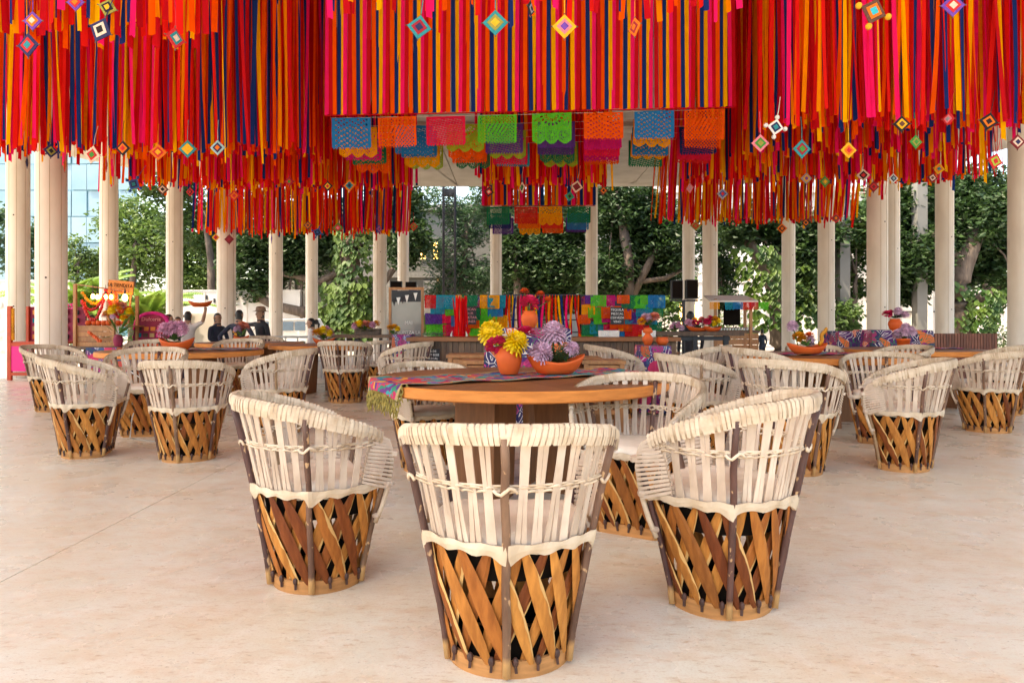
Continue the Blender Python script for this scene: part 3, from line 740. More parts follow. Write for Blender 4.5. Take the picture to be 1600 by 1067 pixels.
RCOLS = ['pink','crimson','orangered','navy','yellow','orange','scarlet','maroon']
RMESH = {c: [ribbon_mesh(c, hash(c) % 97+k*13 if False else (len(c)*31+k*17+ord(c[0])), .048, .09, True, .7) for k in range(6)] for c in RCOLS}
RFLAT = {c: [ribbon_mesh(c, len(c)*7+k, .05, .018, False, .06) for k in range(3)] for c in RCOLS}
WCOL = ['pink','scarlet','orangered','navy','yellow','crimson','orange','scarlet','orangered','pink','orange','crimson','crimson','scarlet','yellow','navy','orangered','crimson','scarlet','crimson','scarlet','orangered']
ROWS = [ribbon_rows(900+k, .048, .09, True, .6) for k in range(10)]
def tier(x0, x1, Y, zb, label, rows=3, gap=.5, step=.057, top=ZC-.02, single=2, jit=.10, seed=0, slope=0, lean=0, wind=None, cols=WCOL):
    rr = random.Random(seed+11); t = thing('ribbon_curtain', label, 'ribbon curtain', ((x0+x1)/2, Y, top), 0, 'tiers of ribbons hung from the roof')
    cx = (x0+x1)/2; last = None
    back = MB()
    for r_ in range(rows):
        y = (r_-rows+1)*gap; x = x0+rr.uniform(0, step)
        while x < x1:
            c = rr.choice(cols)
            if c == last: c = rr.choice(cols)
            last = c
            L_ = top-(zb+slope*(x-cx)+(zb-H)*y/Y*.75)+rr.uniform(-jit, jit)+(.16 if rr.random() < .06 else 0)
            k = (x-x0)/(x1-x0); wn = wind(k) if wind else (0, 0)
            loc = Vector((x-cx, y+rr.uniform(-.1,.1)*gap, rr.uniform(-.02,.0))); sca = Vector((rr.uniform(.8,1.15), 1, L_))
            rot = Vector((wn[1]+rr.uniform(-.012,.012), lean+wn[0]+rr.gauss(0,.011)*(2.2 if rr.random() < .12 else 1), rr.uniform(-.45,.45)))
            if r_ < single:
                o = link('ribbon', rr.choice(RMESH[c]), t, loc); o.scale = sca; o.rotation_euler = rot
            else:                     # hidden rows behind stay joined
                m_ = Matrix.LocRotScale(loc, Euler(rot), sca)
                back.rings([[m_ @ Vector(p) for p in row] for row in rr.choice(ROWS)], m=RCOLS.index(c), closed=False)
            x += step*rr.uniform(.7,1.3)
    if back.f: back.build('ribbons_behind', [M['rib_'+c] for c in RCOLS], t, True)['kind'] = 'stuff'
    b = MB(); b.bar(((x0-cx), -.0, .0), ((x1-cx), 0, 0), .02); b.build('hanging_wire', M['steel'], t)
    return t
ZB = 3.78
def ends(px0, px1, py, Y): return XX(px0,Y), XX(px1,Y), Y, ZZ(py,Y)
def T(px0, px1, py, Y, label, **k): x0, x1, y, z = ends(px0, px1, py, Y); return tier(x0, x1, y, z, label, **k)
# left side, near to far
T(-70,335,50,6.15,'short nearest ribbon tier at top left, only its lower ends in view', rows=3, gap=.3, seed=1, jit=.13)
T(-60,196,238,10.5,'broad ribbon tier at far left, ending above the thick near column', rows=5, gap=.4, seed=2)
T(196,506,240,10.7,'ribbon tier left of the striped centre panel, ending lower than the panel', rows=5, gap=.4, seed=3, jit=.08)
T(214,520,288,12.9,'second ribbon tier at left, ending above the wooden shop stall', rows=4, gap=.4, seed=4)
T(340,648,292,14.6,'third ribbon tier at left, partly behind the paper flags', rows=3, gap=.4, single=1, seed=44)
T(338,650,362,19.3,'farthest and lowest ribbon tier at left, swaying before the trees', rows=4, gap=.4, step=.075, single=1, seed=5, wind=lambda k: (.035 if k < .12 else (.02+.12*(k-.75) if k > .75 else .006), 0))
# right side
T(1172,1680,197,9.0,'broad nearest ribbon tier at right, running past the right edge', rows=4, gap=.4, seed=6)
T(1150,1505,236,10.6,'short ribbon tier just behind the nearest one at right', rows=3, gap=.4, single=1, seed=66)
T(1058,1490,280,12.5,'second ribbon tier at right, ending at the tops of the right columns', rows=4, gap=.4, seed=7)
T(1030,1195,346,17.4,'far low ribbon tier right of centre, behind the last orange flags', rows=4, gap=.4, step=.075, single=1, seed=8, wind=lambda k: (.012+.045*(1-k)**2, 0))
T(1206,1330,344,17.8,'far low windblown ribbon tier at right, fanning out', rows=4, gap=.4, step=.075, single=1, seed=9, wind=lambda k: (.012+.13*k*k, 0))
T(1300,1400,300,15.5,'loose windblown ribbons beside the broad right column', rows=2, gap=.5, step=.16, seed=10, wind=lambda k: (.06+.05*sin(k*9), 0), jit=.2)
# centre
T(500,1150,16,5.7,'short nearest ribbon tier above the striped centre panel', rows=1, seed=12, jit=.1, step=.07)
T(750,946,285,12.9,'narrow ribbon tier behind the paper flags in the centre', rows=4, gap=.35, seed=13)
T(497,520,250,11.5,'thin strand of ribbons at the left edge of the striped centre panel', rows=3, gap=.4, seed=14)
T(1146,1178,250,11.4,'thin strand of ribbons at the right edge of the striped centre panel', rows=3, gap=.4, seed=15)
SEQ = ['pink','crimson','orangered','navy','yellow']
def panel(px0, px1, pyl, pyr, Y, n, label, seed, wf=1):
    rr = random.Random(seed); x0, x1 = XX(px0,Y), XX(px1,Y); zl, zr_ = ZZ(pyl,Y), ZZ(pyr,Y); cx = (x0+x1)/2; top = ZC-.02
    t = thing('ribbon_curtain', label, 'ribbon curtain', (cx, Y, top), 0, 'flat striped ribbon panels')
    st = (x1-x0)/n
    for k in range(n):
        x = x0+(k+.5)*st; zb = zl+(zr_-zl)*k/n; c = SEQ[k % 5]
        o = link('ribbon', RFLAT[c][rr.randrange(3)], t, (x-cx, rr.uniform(-.006,.006), 0)); o.scale = (st/.05*wf*rr.uniform(.98,1.12), 1, top-zb); o.rotation_euler = (0, rr.gauss(0,.0022), 0)
    b = MB(); b.bar((x0-cx, 0, zl-top-.01), (x1-cx, 0, zr_-top-.01), .012); b.build('bottom_rod', M['rib_crimson'], t)
panel(508,1148,180,167,9.0,107,'big flat panel of evenly striped ribbons hanging in the centre',1)
panel(754,930,321,321,15.3,44,'small far panel of striped ribbons below the centre flags',2,1.3)

# ------------------------------------------------------------------ cut paper flags
def flag_mesh(design, color, GX=58, GY=44):
    b = MB(); me_v = {}
    W_, H_ = 1.0, .78
    def hole(u, v):
        if u < .05 or u > .95 or v < .05: return False
        a, c = int(u*GX), int(v*GY)
        if design == 0:                       # open lattice round a solid medallion
            if ((u-.5)/.30)**2+((v-.45)/.24)**2 < 1: return (a*3+c*5) % 11 == 0 or abs(sin(u*30+v*14)) > .93
            return (a+c) % 5 > 1 and (a-c) % 5 > 1
        if design == 1:                       # rosettes
            for cx, cy, rr in ((.5,.02,.34),(.2,.72,.14),(.5,.72,.14),(.8,.72,.14),(.12,.3,.12),(.88,.3,.12)):
                d = sqrt((u-cx)**2+((v-cy)*.78)**2); an = atan2((v-cy)*.78, u-cx)
                if d < rr: return (.35*rr < d < .58*rr or .7*rr < d < .9*rr) and (an*9/pi) % 1 < .45
            return (a*5+c*3) % 9 == 0
        if design == 2: return sin(u*44)*sin(v*40+2*sin(u*11)) > .5
        if design == 4: return (a*5+c*7) % 19 < 1
        return (a*7+c*11) % 13 < 3 and abs(u-.5) < .43 and abs(v-.5) < .4
    for i in range(GX):
        for j in range(GY):
            u, v = (i+.5)/GX, (j+.5)/GY
            bot = 1-.13*(1-abs(sin(u*pi*3))) if design == 1 else .97-.03*((i % 4) < 2)
            if v > bot or hole(u, v): continue
            def P(a, c): return ((a/GX-.5)*W_, .012*sin(a*.3)+.012*sin(c*.22+a*.12), -c/GY*H_)
            b.quad(P(i,j), P(i+1,j), P(i+1,j+1), P(i,j+1))
    return b.mesh('paper_flag', M['pp_'+color])
FL = {}
def flag(parent, x, y, z, w_, color, design, rr, name='paper_flag'):
    key = (color, design)
    if key not in FL: FL[key] = flag_mesh(design, color)
    o = link(name, FL[key], parent, (x,y,z)); o.scale = (w_, w_, w_*rr.uniform(.92,1.06)); o.rotation_euler = (rr.uniform(-.05,.05), rr.uniform(-.02,.02), rr.uniform(-.12,.12)); return o
def garland(rows_px, ytop_l, ytop_r, Y, label, seed, w_=.52, dx=0):
    rr = random.Random(seed); x0, x1 = XX(rows_px[0][0]-20,Y), XX(rows_px[-1][0]+20,Y); zl, zr_ = ytop_l, ytop_r; cx = (x0+x1)/2
    t = thing('paper_flag_garland', label, 'paper garland', (cx, Y, zl), 0, 'garlands of cut paper flags')
    b = MB(); b.tube([(x0-cx-.1,0,0),(0,0,(zr_-zl)/2-.01),(x1-cx+.1,0,zr_-zl)], .002, 5); b.build('string', M['white'], t)
    for px, c, d in rows_px:
        x = XX(px,Y)+dx; k = (x-x0)/(x1-x0)
        flag(t, x-cx, rr.uniform(-.02,.02), (zr_-zl)*k-.004, w_, c, d, rr)
Zl, Zr = ZZ(183,9), ZZ(169,9)
F1 = [(549,'blue',2),(620,'orange',0),(696,'pinkred',3),(777,'green',0),(862,'green',1),(943,'orange',2),(1022,'blue',2),(1100,'orange',0)]
garland(F1, Zl, Zr, 9.05, 'front row of eight cut paper flags under the striped centre panel', 1)
F2 = [(552,'yellow',1),(640,'blue',3),(720,'lime',1),(781,'purple',3),(862,'purple',3),(935,'magenta',3),(1012,'yellow',1),(1092,'orange',0)]
garland(F2, Zl-.0, Zr, 9.45, 'second row of cut paper flags, purple in the middle', 2, dx=.06)
F3 = [(562,'magenta',2),(648,'blue',2),(722,'orange',1),(787,'lime',1),(862,'purple',3),(934,'pinkred',3),(1010,'blue',2),(1084,'navy',3)]
garland(F3, Zl, Zr, 9.8, 'third row of cut paper flags, magenta at its left end', 3, dx=.06)
F4 = [(572,'dkgreen',2),(655,'yellow',1),(728,'orange',3),(792,'pinkred',3),(866,'dkgreen',1),(934,'magenta',2),(1008,'yellow',1),(1080,'pinkred',2)]
garland(F4, Zl, Zr, 10.15, 'fourth row of cut paper flags with dark green scallops', 4, dx=.05)
F5 = [(580,'orange',1),(662,'lime',1),(735,'dkgreen',1),(797,'teal',3),(872,'lime',1),(936,'orange',3),(1005,'dkgreen',3),(1078,'red',2)]
garland(F5, Zl, Zr, 10.5, 'fifth and hindmost row of cut paper flags in front', 5, dx=.04)
Zf = ZZ(322,15.3)
garland([(778,'dkgreen',3),(822,'red',3),(860,'yellow',1),(905,'dkgreen',2)], Zf, Zf, 15.35, 'small far garland of four paper flags below the small striped panel', 6)
garland([(781,'navy',3),(826,'orange',3),(862,'red',3),(903,'blue',3)], Zf, Zf, 16.3, 'second small far garland, partly hidden behind four flags', 7)
garland([(786,'purple',3),(828,'yellow',1),(864,'orange',3),(900,'purple',3)], Zf, Zf, 17.0, 'hindmost small far garland of paper flags', 8)

# ------------------------------------------------------------------ yarn diamonds
EYES = [(51,33,15,'purple','orange','cream',0,0),(44,71,19,'navy','red','teal',0,0),(157,47,20,'navy','cream','black',25,0),(118,4,14,'purple','red','orange',0,0),(168,12,14,'olive','black','yellow',15,0),(274,60,17,'red','teal','cream',0,1),
(42,254,9,'navy','black','grey',0,1),(79,236,11,'navy','olive','black',0,1),(101,257,12,'red','yellow','orange',0,1),(144,242,14,'cream','red','green',10,0),(166,257,11,'red','brown','yellow',15,1),(192,232,12,'black','orange','red',0,0),(209,288,10,'blue','navy','teal',30,2),
(247,238,13,'orange','red','yellow',0,0),(293,233,14,'teal','yellow','yellow',0,0),(340,231,12,'sky','navy','orange',0,0),(254,296,9,'brown','cream','black',0,0),(297,300,7,'red','black','red',0,0),(366,306,9,'red','orange','red',0,0),(358,374,8,'maroon','maroon','crimson',0,0),(452,284,8,'crimson','red','green',0,0),(512,291,8,'black','yellow','red',0,0),(481,352,7,'brown','orange','brown',0,0),(496,363,7,'blue','black','blue',20,2),(528,356,8,'green','red','pink',0,0),(337,371,6,'yellow','red','crimson',0,0),(424,373,7,'purple','navy','purple',0,1),
(655,43,19,'teal','crimson','navy',8,0),(774,36,20,'teal','olive','yellow',0,0),(882,42,19,'yellow','pink','purple',0,0),(992,43,15,'orange','crimson','orange',0,1),(829,14,12,'black','grey','black',0,1),(546,290,10,'orange','teal','navy',0,0),(764,300,8,'black','red','cream',10,0),(816,293,9,'cream','black','green',0,1),(901,292,10,'cream','maroon','maroon',10,0),(890,307,8,'teal','green','black',10,0),(943,298,7,'brown','orange','black',0,0),(646,354,7,'red','green','red',0,0),(592,358,7,'purple','pink','purple',0,1),(1078,294,8,'pink','grey','pink',0,1),(1098,277,8,'pink','cream','red',0,1),(1129,303,9,'grey','blue','red',0,0),(1042,349,7,'green','black','black',0,0),(1087,353,8,'olive','red','olive',0,0),(1145,350,6,'black','green','pink',0,0),
(1365,18,21,'brown','orange','cyan',18,2),(1489,9,18,'purple','red','cream',0,0),(1212,199,13,'white','navy','teal',10,2),(1188,224,14,'pink','green','olive',0,0),(1253,233,15,'teal','crimson','green',0,0),(1326,235,13,'yellow','orange','red',0,0),(1409,194,13,'black','yellow','brown',0,0),(1431,222,11,'green','olive','green',0,0),(1482,186,10,'red','pink','grey',10,1),(1545,190,14,'black','orange','black',12,0),(1590,222,12,'maroon','cream','navy',0,0),(1555,252,13,'red','lime','red',15,0),(1467,264,9,'yellow','orange','teal',10,0),(1457,278,8,'maroon','cream','brown',10,0),(1349,274,10,'cream','black','red',0,0),(1365,292,9,'maroon','red','maroon',0,0),(1396,279,8,'white','navy','sky',0,0),(1404,291,7,'yellow','cream','yellow',0,1),(1260,279,9,'grey','yellow','purple',0,0),(1289,284,9,'green','olive','yellow',0,0),(1222,357,8,'orange','black','orange',0,0),(1259,348,7,'black','orange','black',0,0),(1306,341,8,'red','brown','orange',0,0)]
WORD = {'sky':'pale blue','grey':'grey','olive':'olive','lime':'lime green'}
def where(px, py):
    if px < 500:
        side = 'left'
    elif px < 745: side = 'left of centre'
    elif px < 960: side = 'centre'
    elif px < 1160: side = 'right of centre'
    else: side = 'right'
    lev = 'against the top ribbons' if py < 90 else 'at upper ribbon ends' if py < 262 else 'at middle ribbon ends' if py < 330 else 'at lowest ribbon ends'
    return lev+' '+('at ' if side in ('left','right','centre') else '')+side
for k, (px, py, hd, c1, c2, c3, rot, kind) in enumerate(EYES):
    Y = 5.3 if py < 90 else (7.6 if px > 1150 else 8.6) if py < 262 else 11.1 if py < 330 else (15.9 if px > 1000 else 17.8)
    if 740 < px < 960 and py > 262: Y = 11.6
    p = spot(px, py, Y); a = hd/F*Y; nar = .45 if kind == 1 else 1
    lb = '%s%s yarn diamond with %s ring, %s middle, %s' % ('narrow ' if kind == 1 else '', WORD.get(c1,c1), WORD.get(c2,c2), WORD.get(c3,c3), where(px,py))
    t = thing('yarn_diamond', lb, 'ornament', p, 0, 'diamond yarn ornaments'); t.rotation_euler = (0, radians(rot), math.acos(nar)*(1 if k % 2 else -1) if kind == 1 else R.uniform(-.2,.2))
    def dia(r0, r1, d0, d1):
        b = MB(); A = [(r0,0),(0,r0),(-r0,0),(0,-r0)]; B = [(r1,0),(0,r1),(-r1,0),(0,-r1)]
        for sgn in (-1, 1):
            for j in range(4):
                q = (j+1) % 4
                P = [(A[j][0], sgn*d0, A[j][1]), (A[q][0], sgn*d0, A[q][1]), (B[q][0], sgn*d1, B[q][1]), (B[j][0], sgn*d1, B[j][1])]
                b.poly(P if sgn < 0 else P[::-1])
        for j in range(4):
            q = (j+1) % 4; b.quad((A[j][0],-d0,A[j][1]), (A[j][0],d0,A[j][1]), (A[q][0],d0,A[q][1]), (A[q][0],-d0,A[q][1]))
        return b
    dia(a,a*.66,.004,.007).build('outer_band', yarn(c1), t); dia(a*.66,a*.36,.009,.011).build('middle_band', yarn(c2), t); dia(a*.36,.0005,.013,.015).build('centre', yarn(c3), t)
    b = MB(); b.bar((-a*1.12,0,0),(a*1.12,0,0),.008); b.bar((0,.001,-a*1.12),(0,.001,a*1.12),.008); b.build('cross_sticks', M['dwood'], t)
    b = MB(); b.tube([(0,0,a*1.05),(0,.0,a*1.05+.12),(0,.02,a*1.05+.25)], .004, 4); b.build('cord', yarn(c1), t)
    if kind == 2:
        for q in ((a*1.2,0),(-a*1.2,0),(0,a*1.2),(0,-a*1.2)):
            b = MB(); b.blob((q[0],0,q[1]), .026, 7); b.build('pompom', yarn('white' if c1 == 'white' else 'yellow' if c1 == 'brown' else 'blue'), t, True)

# ------------------------------------------------------------------ bar, stools and cloth-covered stands
def plank_front(parent, x0, x1, y, z0, z1, n, m, name='plank', th=.03):
    w_ = (x1-x0)/n
    for k in range(n):
        b = MB(); b.box((x0+(k+.5)*w_, y+R.uniform(-.004,.004), (z0+z1)/2), (w_-.006, th, z1-z0)); b.build(name, m, parent)
YB = 9.3
t = thing('bar_counter', 'long dark plank bar counter with a pale worn top in the centre', 'bar counter', (0,YB,0))
bx0, bx1 = XX(636,YB), XX(1062,YB)
plank_front(t, bx0+.04, bx1-.04, 0, .02, .85, 44, M['dwood'])
b = MB(); b.box(((bx0+bx1)/2,.28,.875), (bx1-bx0,.72,.05)); b.build('counter_top', M['twood'], t)
b = MB(); b.box(((bx0+bx1)/2,.55,.44), (bx1-bx0-.2,.05,.80)); b.build('back_panel', M['dwood'], t)
# paper flag wall behind the bar
YW = 11.0
def wall_frame(px0, px1, pyt, label):
    x0, x1, zt_ = XX(px0,YW), XX(px1,YW), ZZ(pyt,YW); cx = (x0+x1)/2
    t = thing('display_rack', label, 'rack', (cx,YW,0))
    for x in (x0-cx, x1-cx): b = MB(); b.box((x,0,zt_/2), (.04,.04,zt_)); b.build('upright', M['metal'], t)
    for k in range(4): b = MB(); b.box((0,.0,zt_-.01-k*.2), (x1-x0-.04,.03,.02)); b.build('rail', M['metal'], t)
    return t, x0-cx, x1-cx, zt_
def flag_wall(px0, px1, label, seed, ncol, nrow, pal):
    rr = random.Random(seed); t, x0, x1, zt_ = wall_frame(px0, px1, 461, label); w_ = (x1-x0)/ncol
    b = MB(); b.box((0,.05,zt_-.36), (x1-x0,.02,.70)); b.build('backing_cloth', M['embro2'], t)
    for r_ in range(nrow):
        for c in range(ncol):
            o = flag(t, x0+(c+.5)*w_+rr.uniform(-.07,.07), -.04-.03*(nrow-r_)+rr.uniform(-.012,.012), zt_-.01-r_*.135-(rr.uniform(0,.07) if r_ else 0), w_*rr.uniform(1.0,1.7), rr.choice(pal), rr.choice((3,4,4,2)), rr)
            o.scale.z *= .95
P1 = ['magenta','purple','green','orange','red','blue','teal','dkgreen','green','pinkred','yellow']
flag_wall(676,788,'wall of overlapping paper flags behind the left of the bar', 1, 6, 5, P1)
flag_wall(906,1025,'wall of overlapping paper flags behind the right of the bar', 2, 7, 5, P1+['yellow','teal'])
t, x0, x1, zt_ = wall_frame(790,905,460,'rack hung with red and yellow sashes behind the centre of the bar')
rr = random.Random(4)
for k in range(26):
    c = ['crimson','orangered','yellow','navy','maroon','pink','crimson','orange'][k % 8]
    o = link('sash', RMESH[c][k % 5], t, (x0+.02+(x1-x0-.04)*k/25, -.05-.02*(k % 2), zt_-.01)); o.scale = (.8,.5,.72*rr.uniform(.85,1.05)); o.rotation_euler = (0, rr.gauss(0,.05), 0)
def chalk(px0, px1, py0, py1, Y, lines, label, m, size, tilt=-.08):
    x0, x1, z1, z0 = XX(px0,Y), XX(px1,Y), ZZ(py0,Y), ZZ(py1,Y)
    t = thing('chalkboard', label, 'chalkboard', ((x0+x1)/2, Y, z0)); t.rotation_euler = (tilt,0,0)
    b = MB(); b.box((0,0,(z1-z0)/2), (x1-x0,.02,z1-z0)); b.build('slate', M['board'], t)
    n = len(lines)
    for k, s in enumerate(lines): text_mesh('lettering', s, size, m, t, (0,-.013,(z1-z0)*(1-(k+.7)/(n+.4))), ext=.001)
    return t
chalk(720,744,479,507,10.6,['MEXICAN','TOUR','COCKTAIL','CORNER'],'small chalkboard with pink lettering on the left paper flag wall', M['chalkpink'], .055)
chalk(954,975,480,507,10.6,['TEQUILA','MEZCAL','CERVEZA','VINO'],'small chalkboard with grey lettering on the right paper flag wall', M['chalk'], .05)
chalk(664,687,545,570,9.1,['LA DE','HOY BEBE','MEZCAL','LA'],'little black menu board leaning on the bar front', M['chalk'], .04)
# red tassel figure between white horns on the counter
t = thing('red_streamer_bunch', 'tall bunch of red paper streamers standing on the bar', 'streamers', (XX(718,10.2),10.2,.875)); rr = random.Random(8)
for k in range(24):
    o = link('streamer', RMESH[rr.choice(['scarlet','crimson'])][k % 5], t, (rr.uniform(-.12,.12), rr.uniform(-.06,.06), .62+rr.uniform(-.04,.02))); o.scale = (.5,.4,.62); o.rotation_euler = (0, rr.gauss(0,.12), 0)
b = MB(); b.tube([(0,0,0),(0,0,.64)], .02, 6); b.build('pole', M['lwood'], t)
for s_ in (-1, 1):
    b = MB(); b.tube([(s_*.11,-.1,0),(s_*.115,-.1,.05),(s_*.10,-.1,.10)], [.018,.014,.004], 6); b.build('white_horn', M['white'], t, True)
rr = random.Random(5)
for k in range(2):                       # glass tumblers on the bar
    x0, x1 = ((938,965),(1006,1022))[k]
    for j in range(9 if k == 0 else 5):
        b = MB(); b.lathe([(.024,0),(.028,.09),(.025,.09),(.022,.006)], n=10, cap=False)
        tag(b.build('plastic_cup', M['white'], None, True, (XX(x0+(x1-x0)*j/(8 if k == 0 else 4),9.6), 9.6, .902)), 'white cup in the row on the %s' % ('bar before the right paper flags' if k == 0 else 'bar end by the stacked clay jar'), 'cup', 'white cups lined up on the bar')
b = MB()
for k in range(60):
    a = rr.uniform(0,6.28); p = Vector((XX(rr.uniform(663,690),9.9), 9.9+rr.uniform(-.05,.05), .90)); b.poly([p, p+Vector((.04*cos(a),.03*sin(a),.05)), p+Vector((.07*cos(a),.05*sin(a),.03+rr.random()*.05))])
tag(b.build('leaf_garland', M['leafy']), 'low dark green leaf garland at the left end of the bar', 'greenery')
def stool(x, y, h, w_, label, rz=0):
    t = thing('wooden_stool', label, 'stool', (x,y,0), rz, 'wooden stools at the bar')
    for k in range(4):
        b = MB(); b.box((0,-w_/2+(k+.5)*w_/4,h-.02), (w_*1.12,w_/4-.006,.035)); b.build('seat_board', M['lwood'], t)
    for sx in (-1,1):
        for sy in (-1,1): b = MB(); b.box((sx*(w_/2-.02),sy*(w_/2-.025),(h-.04)/2), (.05,.05,h-.04)); b.build('leg', M['lwood'], t)
        b = MB(); b.box((sx*(w_/2-.02),0,h-.09), (.035,w_-.1,.08)); b.build('apron', M['lwood'], t)
    for sy in (-1,1):
        b = MB(); b.box((0,sy*(w_/2-.025),h-.09), (w_-.1,.035,.08)); b.build('apron', M['lwood'], t)
        b = MB(); b.box((0,sy*(w_/2-.025),.2), (w_-.1,.03,.04)); b.build('stretcher', M['lwood'], t)
stool(XX(733,7.9),7.9,.745,.44,'pale wooden stool left of the cloth-covered stand, the farther one')
stool(XX(755,7.0),7.0,.73,.40,'reddish wooden stool left of the cloth-covered stand, the nearer one')
stool(XX(905,7.5),7.5,.735,.40,'wooden stool right of the cloth-covered stand, next to the boat-shaped bowl')
stool(XX(940,7.1),7.1,.725,.40,'reddish wooden stool right of the cloth-covered stand, the rightmost one')
def covered(px0, px1, pyt, Y, label, m='embro', dep=.7, rz=0):
    x0, x1, zt_ = XX(px0,Y), XX(px1,Y), ZZ(pyt,Y); w_ = x1-x0
    t = thing('covered_stand', label, 'covered stand', ((x0+x1)/2, Y+dep/2, 0), rz, 'stands under embroidered cloths')
    b = MB(); rings = []; n = 40
    for z, g_ in ((zt_,0),(zt_-.02,.012),(zt_*.6,.03),(.02,.07)):
        row = []
        for k in range(n):
            a = 2*pi*(k+.5)/n; c, s = cos(a), sin(a); q = max(abs(c), abs(s)); f = 1+(g_/.35)*(1+.8*sin(k*2.2))*.6
            row.append((c/q*w_/2*f*.97, s/q*dep/2*f*.97, z))
        rings.append(row)
    b.rings(list(reversed(rings))); b.build('cloth_cover', M[m], t, False)
    b = MB(); b.box((0,0,(zt_-.03)/2), (w_*.8,dep*.8,zt_-.03)); b.build('stand', M['dwood'], t)
    return (x0+x1)/2, Y+dep/2, zt_
c = covered(758,892,513,6.6,'embroidered cloth-covered stand right behind the front table flowers')
vase(c[0]+.02,c[1]-.1,c[2]+.002,.085,.17,'clay vase on the embroidered stand behind the front table')
flower((c[0]+.02,c[1]-.16,c[2]+.24),(c[0]+.02,c[1]-.1,c[2]+.12),'magenta',.10,'big magenta carnation in the vase behind the front table',(.5,.2))
for k, (dx, dz) in enumerate(((-.03,.36),(.13,.33),(.2,.27))):
    flower((c[0]+dx,c[1]-.1,c[2]+dz),(c[0]+.02,c[1]-.1,c[2]+.12),'orangef',.05,['orange blossom standing highest above the magenta carnation','orange blossom right above the magenta carnation','orange blossom farthest right of the magenta carnation'][k])
covered(1312,1386,518,10.6,'cloth-covered stand at far right, the left and farther of two','embro')
c = covered(1366,1462,516,10.2,'cloth-covered stand at far right, the right and larger of two','embro')
vase(c[0]-.06,c[1]-.2,c[2]+.002,.1,.17,'round clay jar on the larger cloth-covered stand at far right')
bouquet(c[0]-.06,c[1]-.2,c[2]+.18,['lilac','magenta','lilac'],.15,'lilac and magenta flowers in the round jar at far right',.065,.12,12,6)
c = covered(1003,1050,541,8.2,'purple cloth-covered stand at the right end of the bar','embro2',.5)
vase(c[0]-.06,c[1],c[2]+.002,.07,.22,'tall waisted clay jar at the right end of the bar',[(0,0),(.55,0),(.95,.3),(.95,.42),(.5,.62),(.45,.66),(.95,.75),(.6,.98),(.5,1),(.4,.9),(0,.6)])
bouquet(c[0]-.06,c[1],c[2]+.25,['goldf','salmon','lilac','orangef'],.10,'yellow and salmon bouquet in the tall waisted jar',.065,.10,13,7)
vase(c[0]+.13,c[1]+.05,c[2]+.002,.08,.10,'squat clay pot beside the tall waisted jar',[(0,0),(.6,0),(1,.5),(.8,1),(.7,1),(.8,.5),(0,.3)])
covered(612,642,523,10.4,'small cloth-covered stand below the glass chalkboard panel','embro2',.5)
# low bar table left with flower box
t = thing('high_table', 'dark high table with a flower box beside the vine-covered trunk', 'table', (XX(580,11.5),11.5,0))
b = MB(); b.box((0,0,.87), (1.25,.6,.05)); b.build('tabletop', M['dwood'], t)
for x in (-.55,-.2,.2,.55): b = MB(); b.box((x,-.2,.42), (.05,.05,.84)); b.build('leg', M['metal'], t)
b = MB(); b.box((0,0,.05), (.42,.18,.1)); b.build('flower_box', M['dwood'], None, False, (XX(575,11.5),11.5,.897)); tag(bpy.data.objects['flower_box'], 'long wooden flower box on the dark high table', 'flower box')
bouquet(XX(573,11.5),11.4,.97,['goldf','pinkmum','salmon','ymum'],.2,'yellow and pink flowers in the long wooden box',.07,.12,14,10)
bouquet(XX(612,10.4),10.6,.93,['goldf','ymum'],.08,'yellow flowers in front of the glass chalkboard panel',.05,.07,15,6)
# glass panel with chalk writing
M['glass'] = mat('grey_glass', (.16,.17,.17), .12, col2=(.25,.26,.25), ns=2, spec=.8)
Y = 12.0; x0, x1, z1 = XX(608,Y), XX(662,Y), ZZ(453,Y)
t = thing('glass_menu_panel', 'tall glass panel in a wooden frame with white writing and a painted bunting', 'menu panel', ((x0+x1)/2,Y,0)); w_ = x1-x0
b = MB(); b.box((0,0,.3+(z1-.3)/2), (w_-.08,.02,z1-.34)); b.build('glass_pane', M['glass'], t)
for x in (-w_/2+.02, w_/2-.02): b = MB(); b.box((x,0,z1/2), (.045,.05,z1)); b.build('frame_stile', M['lwood'], t)
for z in (z1+.022, .28): b = MB(); b.box((0,0,z), (w_+.005,.052,.045)); b.build('frame_rail', M['lwood'], t)
b = MB(); b.box((0,-.013,z1-.11), (w_-.1,.004,.2)); b.build('painted_band', M['black'], t)
for k in range(6):
    b = MB(); xx = -w_/2+.09+k*.075; zz = z1-.17+.02*k; b.poly([(xx-.035,-.018,zz+.015),(xx,-.018,zz-.12),(xx+.035,-.018,zz+.02)]); b.build('painted_pennant', M['chalk'] if k % 2 else M['board'], t)
for s, z, sz in (('MAI',.99,.09),('KUPITZA LA',.82,.085),('TION',.63,.10)): text_mesh('lettering', s, sz, M['chalk'], t, (.04,-.017,z+.1), ext=.001, sx=.9)
def loudspeaker(px, py0, py1, wpx, Y, label):
    x, z1, z0 = XX(px,Y), ZZ(py0,Y), ZZ(py1,Y); w_ = wpx/F*Y; t = thing('loudspeaker', label, 'loudspeaker', (x,Y,z0), 0, 'loudspeakers')
    h = z1-z0; b = MB(); b.rings([[(-w_/2,-.12,0),(w_/2,-.12,0),(w_/2*.7,.14,0),(-w_/2*.7,.14,0)],[(-w_/2,-.12,h),(w_/2,-.12,h),(w_/2*.7,.14,h),(-w_/2*.7,.14,h)]]); b.build('cabinet', M['black'], t)
    b = MB(); b.box((0,-.128,h/2), (w_*.88,.01,h*.92)); b.build('grille', M['lining'], t)
loudspeaker(620.5,440,452.5,18,12.6,'small black loudspeaker above the glass panel, left of its pair'); loudspeaker(643.5,441,452.5,17,12.6,'small black loudspeaker above the glass panel, right of its pair')
